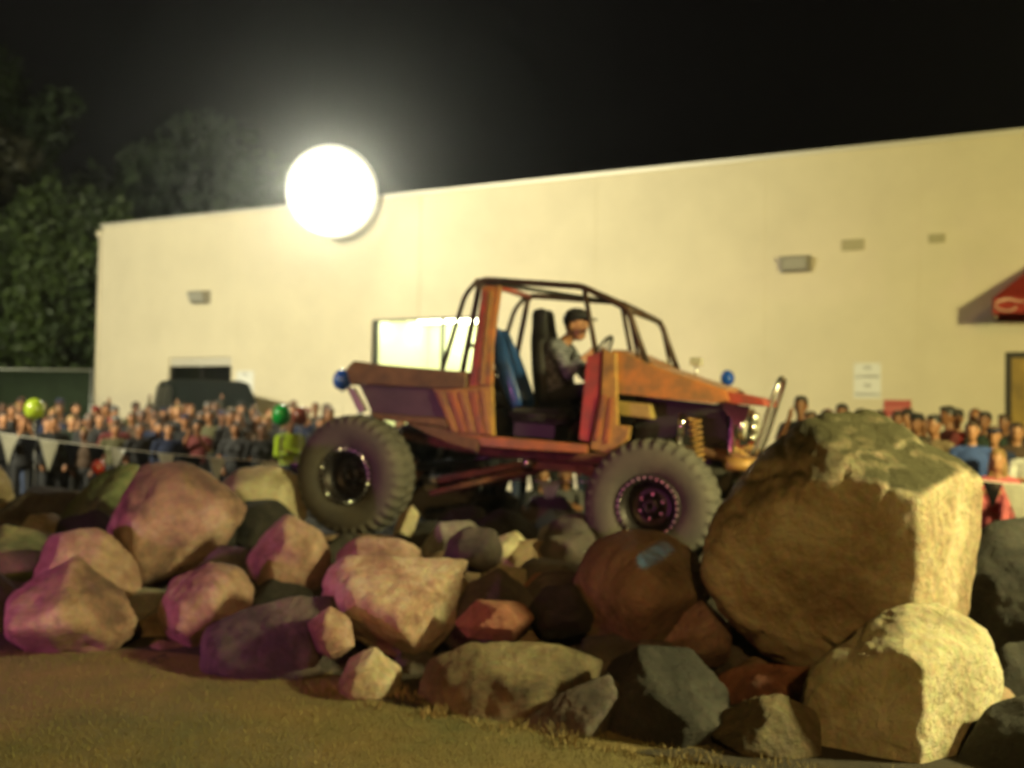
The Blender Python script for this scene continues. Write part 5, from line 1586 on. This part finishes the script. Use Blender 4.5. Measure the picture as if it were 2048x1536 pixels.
# ------------------------------------------------------------------ grass
def blades(name, n, place, hmin, hmax, w, mt, seed, label, cat):
    nr = np.random.RandomState(seed); vs = []; fs = []
    for _ in range(n):
        r = place(nr)
        if r is None: continue
        x, y, z, s = r
        h = nr.uniform(hmin, hmax) * s; a = nr.uniform(0, 6.28); b = nr.uniform(0, 6.28); ln = nr.uniform(.1, .9) * h
        dx, dy = math.cos(a) * w * s, math.sin(a) * w * s
        i = len(vs)
        vs += [(x - dx, y - dy, z), (x + dx, y + dy, z), (x + math.cos(b) * ln, y + math.sin(b) * ln, z + h)]
        fs.append((i, i + 1, i + 2))
    me = bpy.data.meshes.new(name); me.from_pydata(vs, [], fs)
    o = obj(name, me, mt); tag(o, label, cat, kind='stuff'); return o
def pl_lawn(nr):
    y = 2.6 + (7.0 - 2.6) * nr.rand(); x = nr.uniform(-.62, .62) * y - .3
    if y > edge_y(x) + .12: return None
    return x, y, lawn_h(x, y) + .005, 1
blades('lawn_grass', 110000, pl_lawn, .010, .028, .0022, M['grass'], 4, 'short dry olive lawn in front of the boulders', 'grass')
def pl_straw(nr):
    x = nr.uniform(-1.1, 2.2); e = edge_y(x)
    y = e + nr.normal(0, .10)
    cl = noise.noise(Vector((x * 5, y * 5, 1)))
    if cl < -.15: return None
    return x, y, lawn_h(x, y), .7 + cl * 1.2
blades('straw', 8000, pl_straw, .015, .06, .0035, M['straw'], 6, 'dry straw tufts along the foot of the boulders', 'straw')
def pl_straw2(nr):
    x = nr.uniform(-4.5, -1.0); e = edge_y(x)
    y = e + nr.normal(0, .08)
    return x, y, lawn_h(x, y), .7
blades('edge_grass', 5000, pl_straw2, .02, .06, .003, M['grass'], 7, 'uncut grass fringe along the left boulders', 'grass')

# ------------------------------------------------------------------ haze added to give the floodlight its halo
bm = bmesh.new(); bm_box(bm, (-40, -13, -1), (34, 50, 24))
hz = obj('haze', bm, None)
hm = bpy.data.materials.new('dusty_air'); hm.use_nodes = True
N = hm.node_tree.nodes
for n in list(N):
    if n.type != 'OUTPUT_MATERIAL': N.remove(n)
out = [n for n in N if n.type == 'OUTPUT_MATERIAL'][0]
pv = N.new('ShaderNodeVolumePrincipled'); pv.inputs['Color'].default_value = (.9, .95, .85, 1)
pv.inputs['Density'].default_value = HAZE
pv.inputs['Anisotropy'].default_value = 0.93
hm.node_tree.links.new(pv.outputs[0], out.inputs['Volume'])
hz.data.materials.append(hm)
tag(hz, 'thin haze added for the glow around the floodlight', 'haze', kind='stuff')
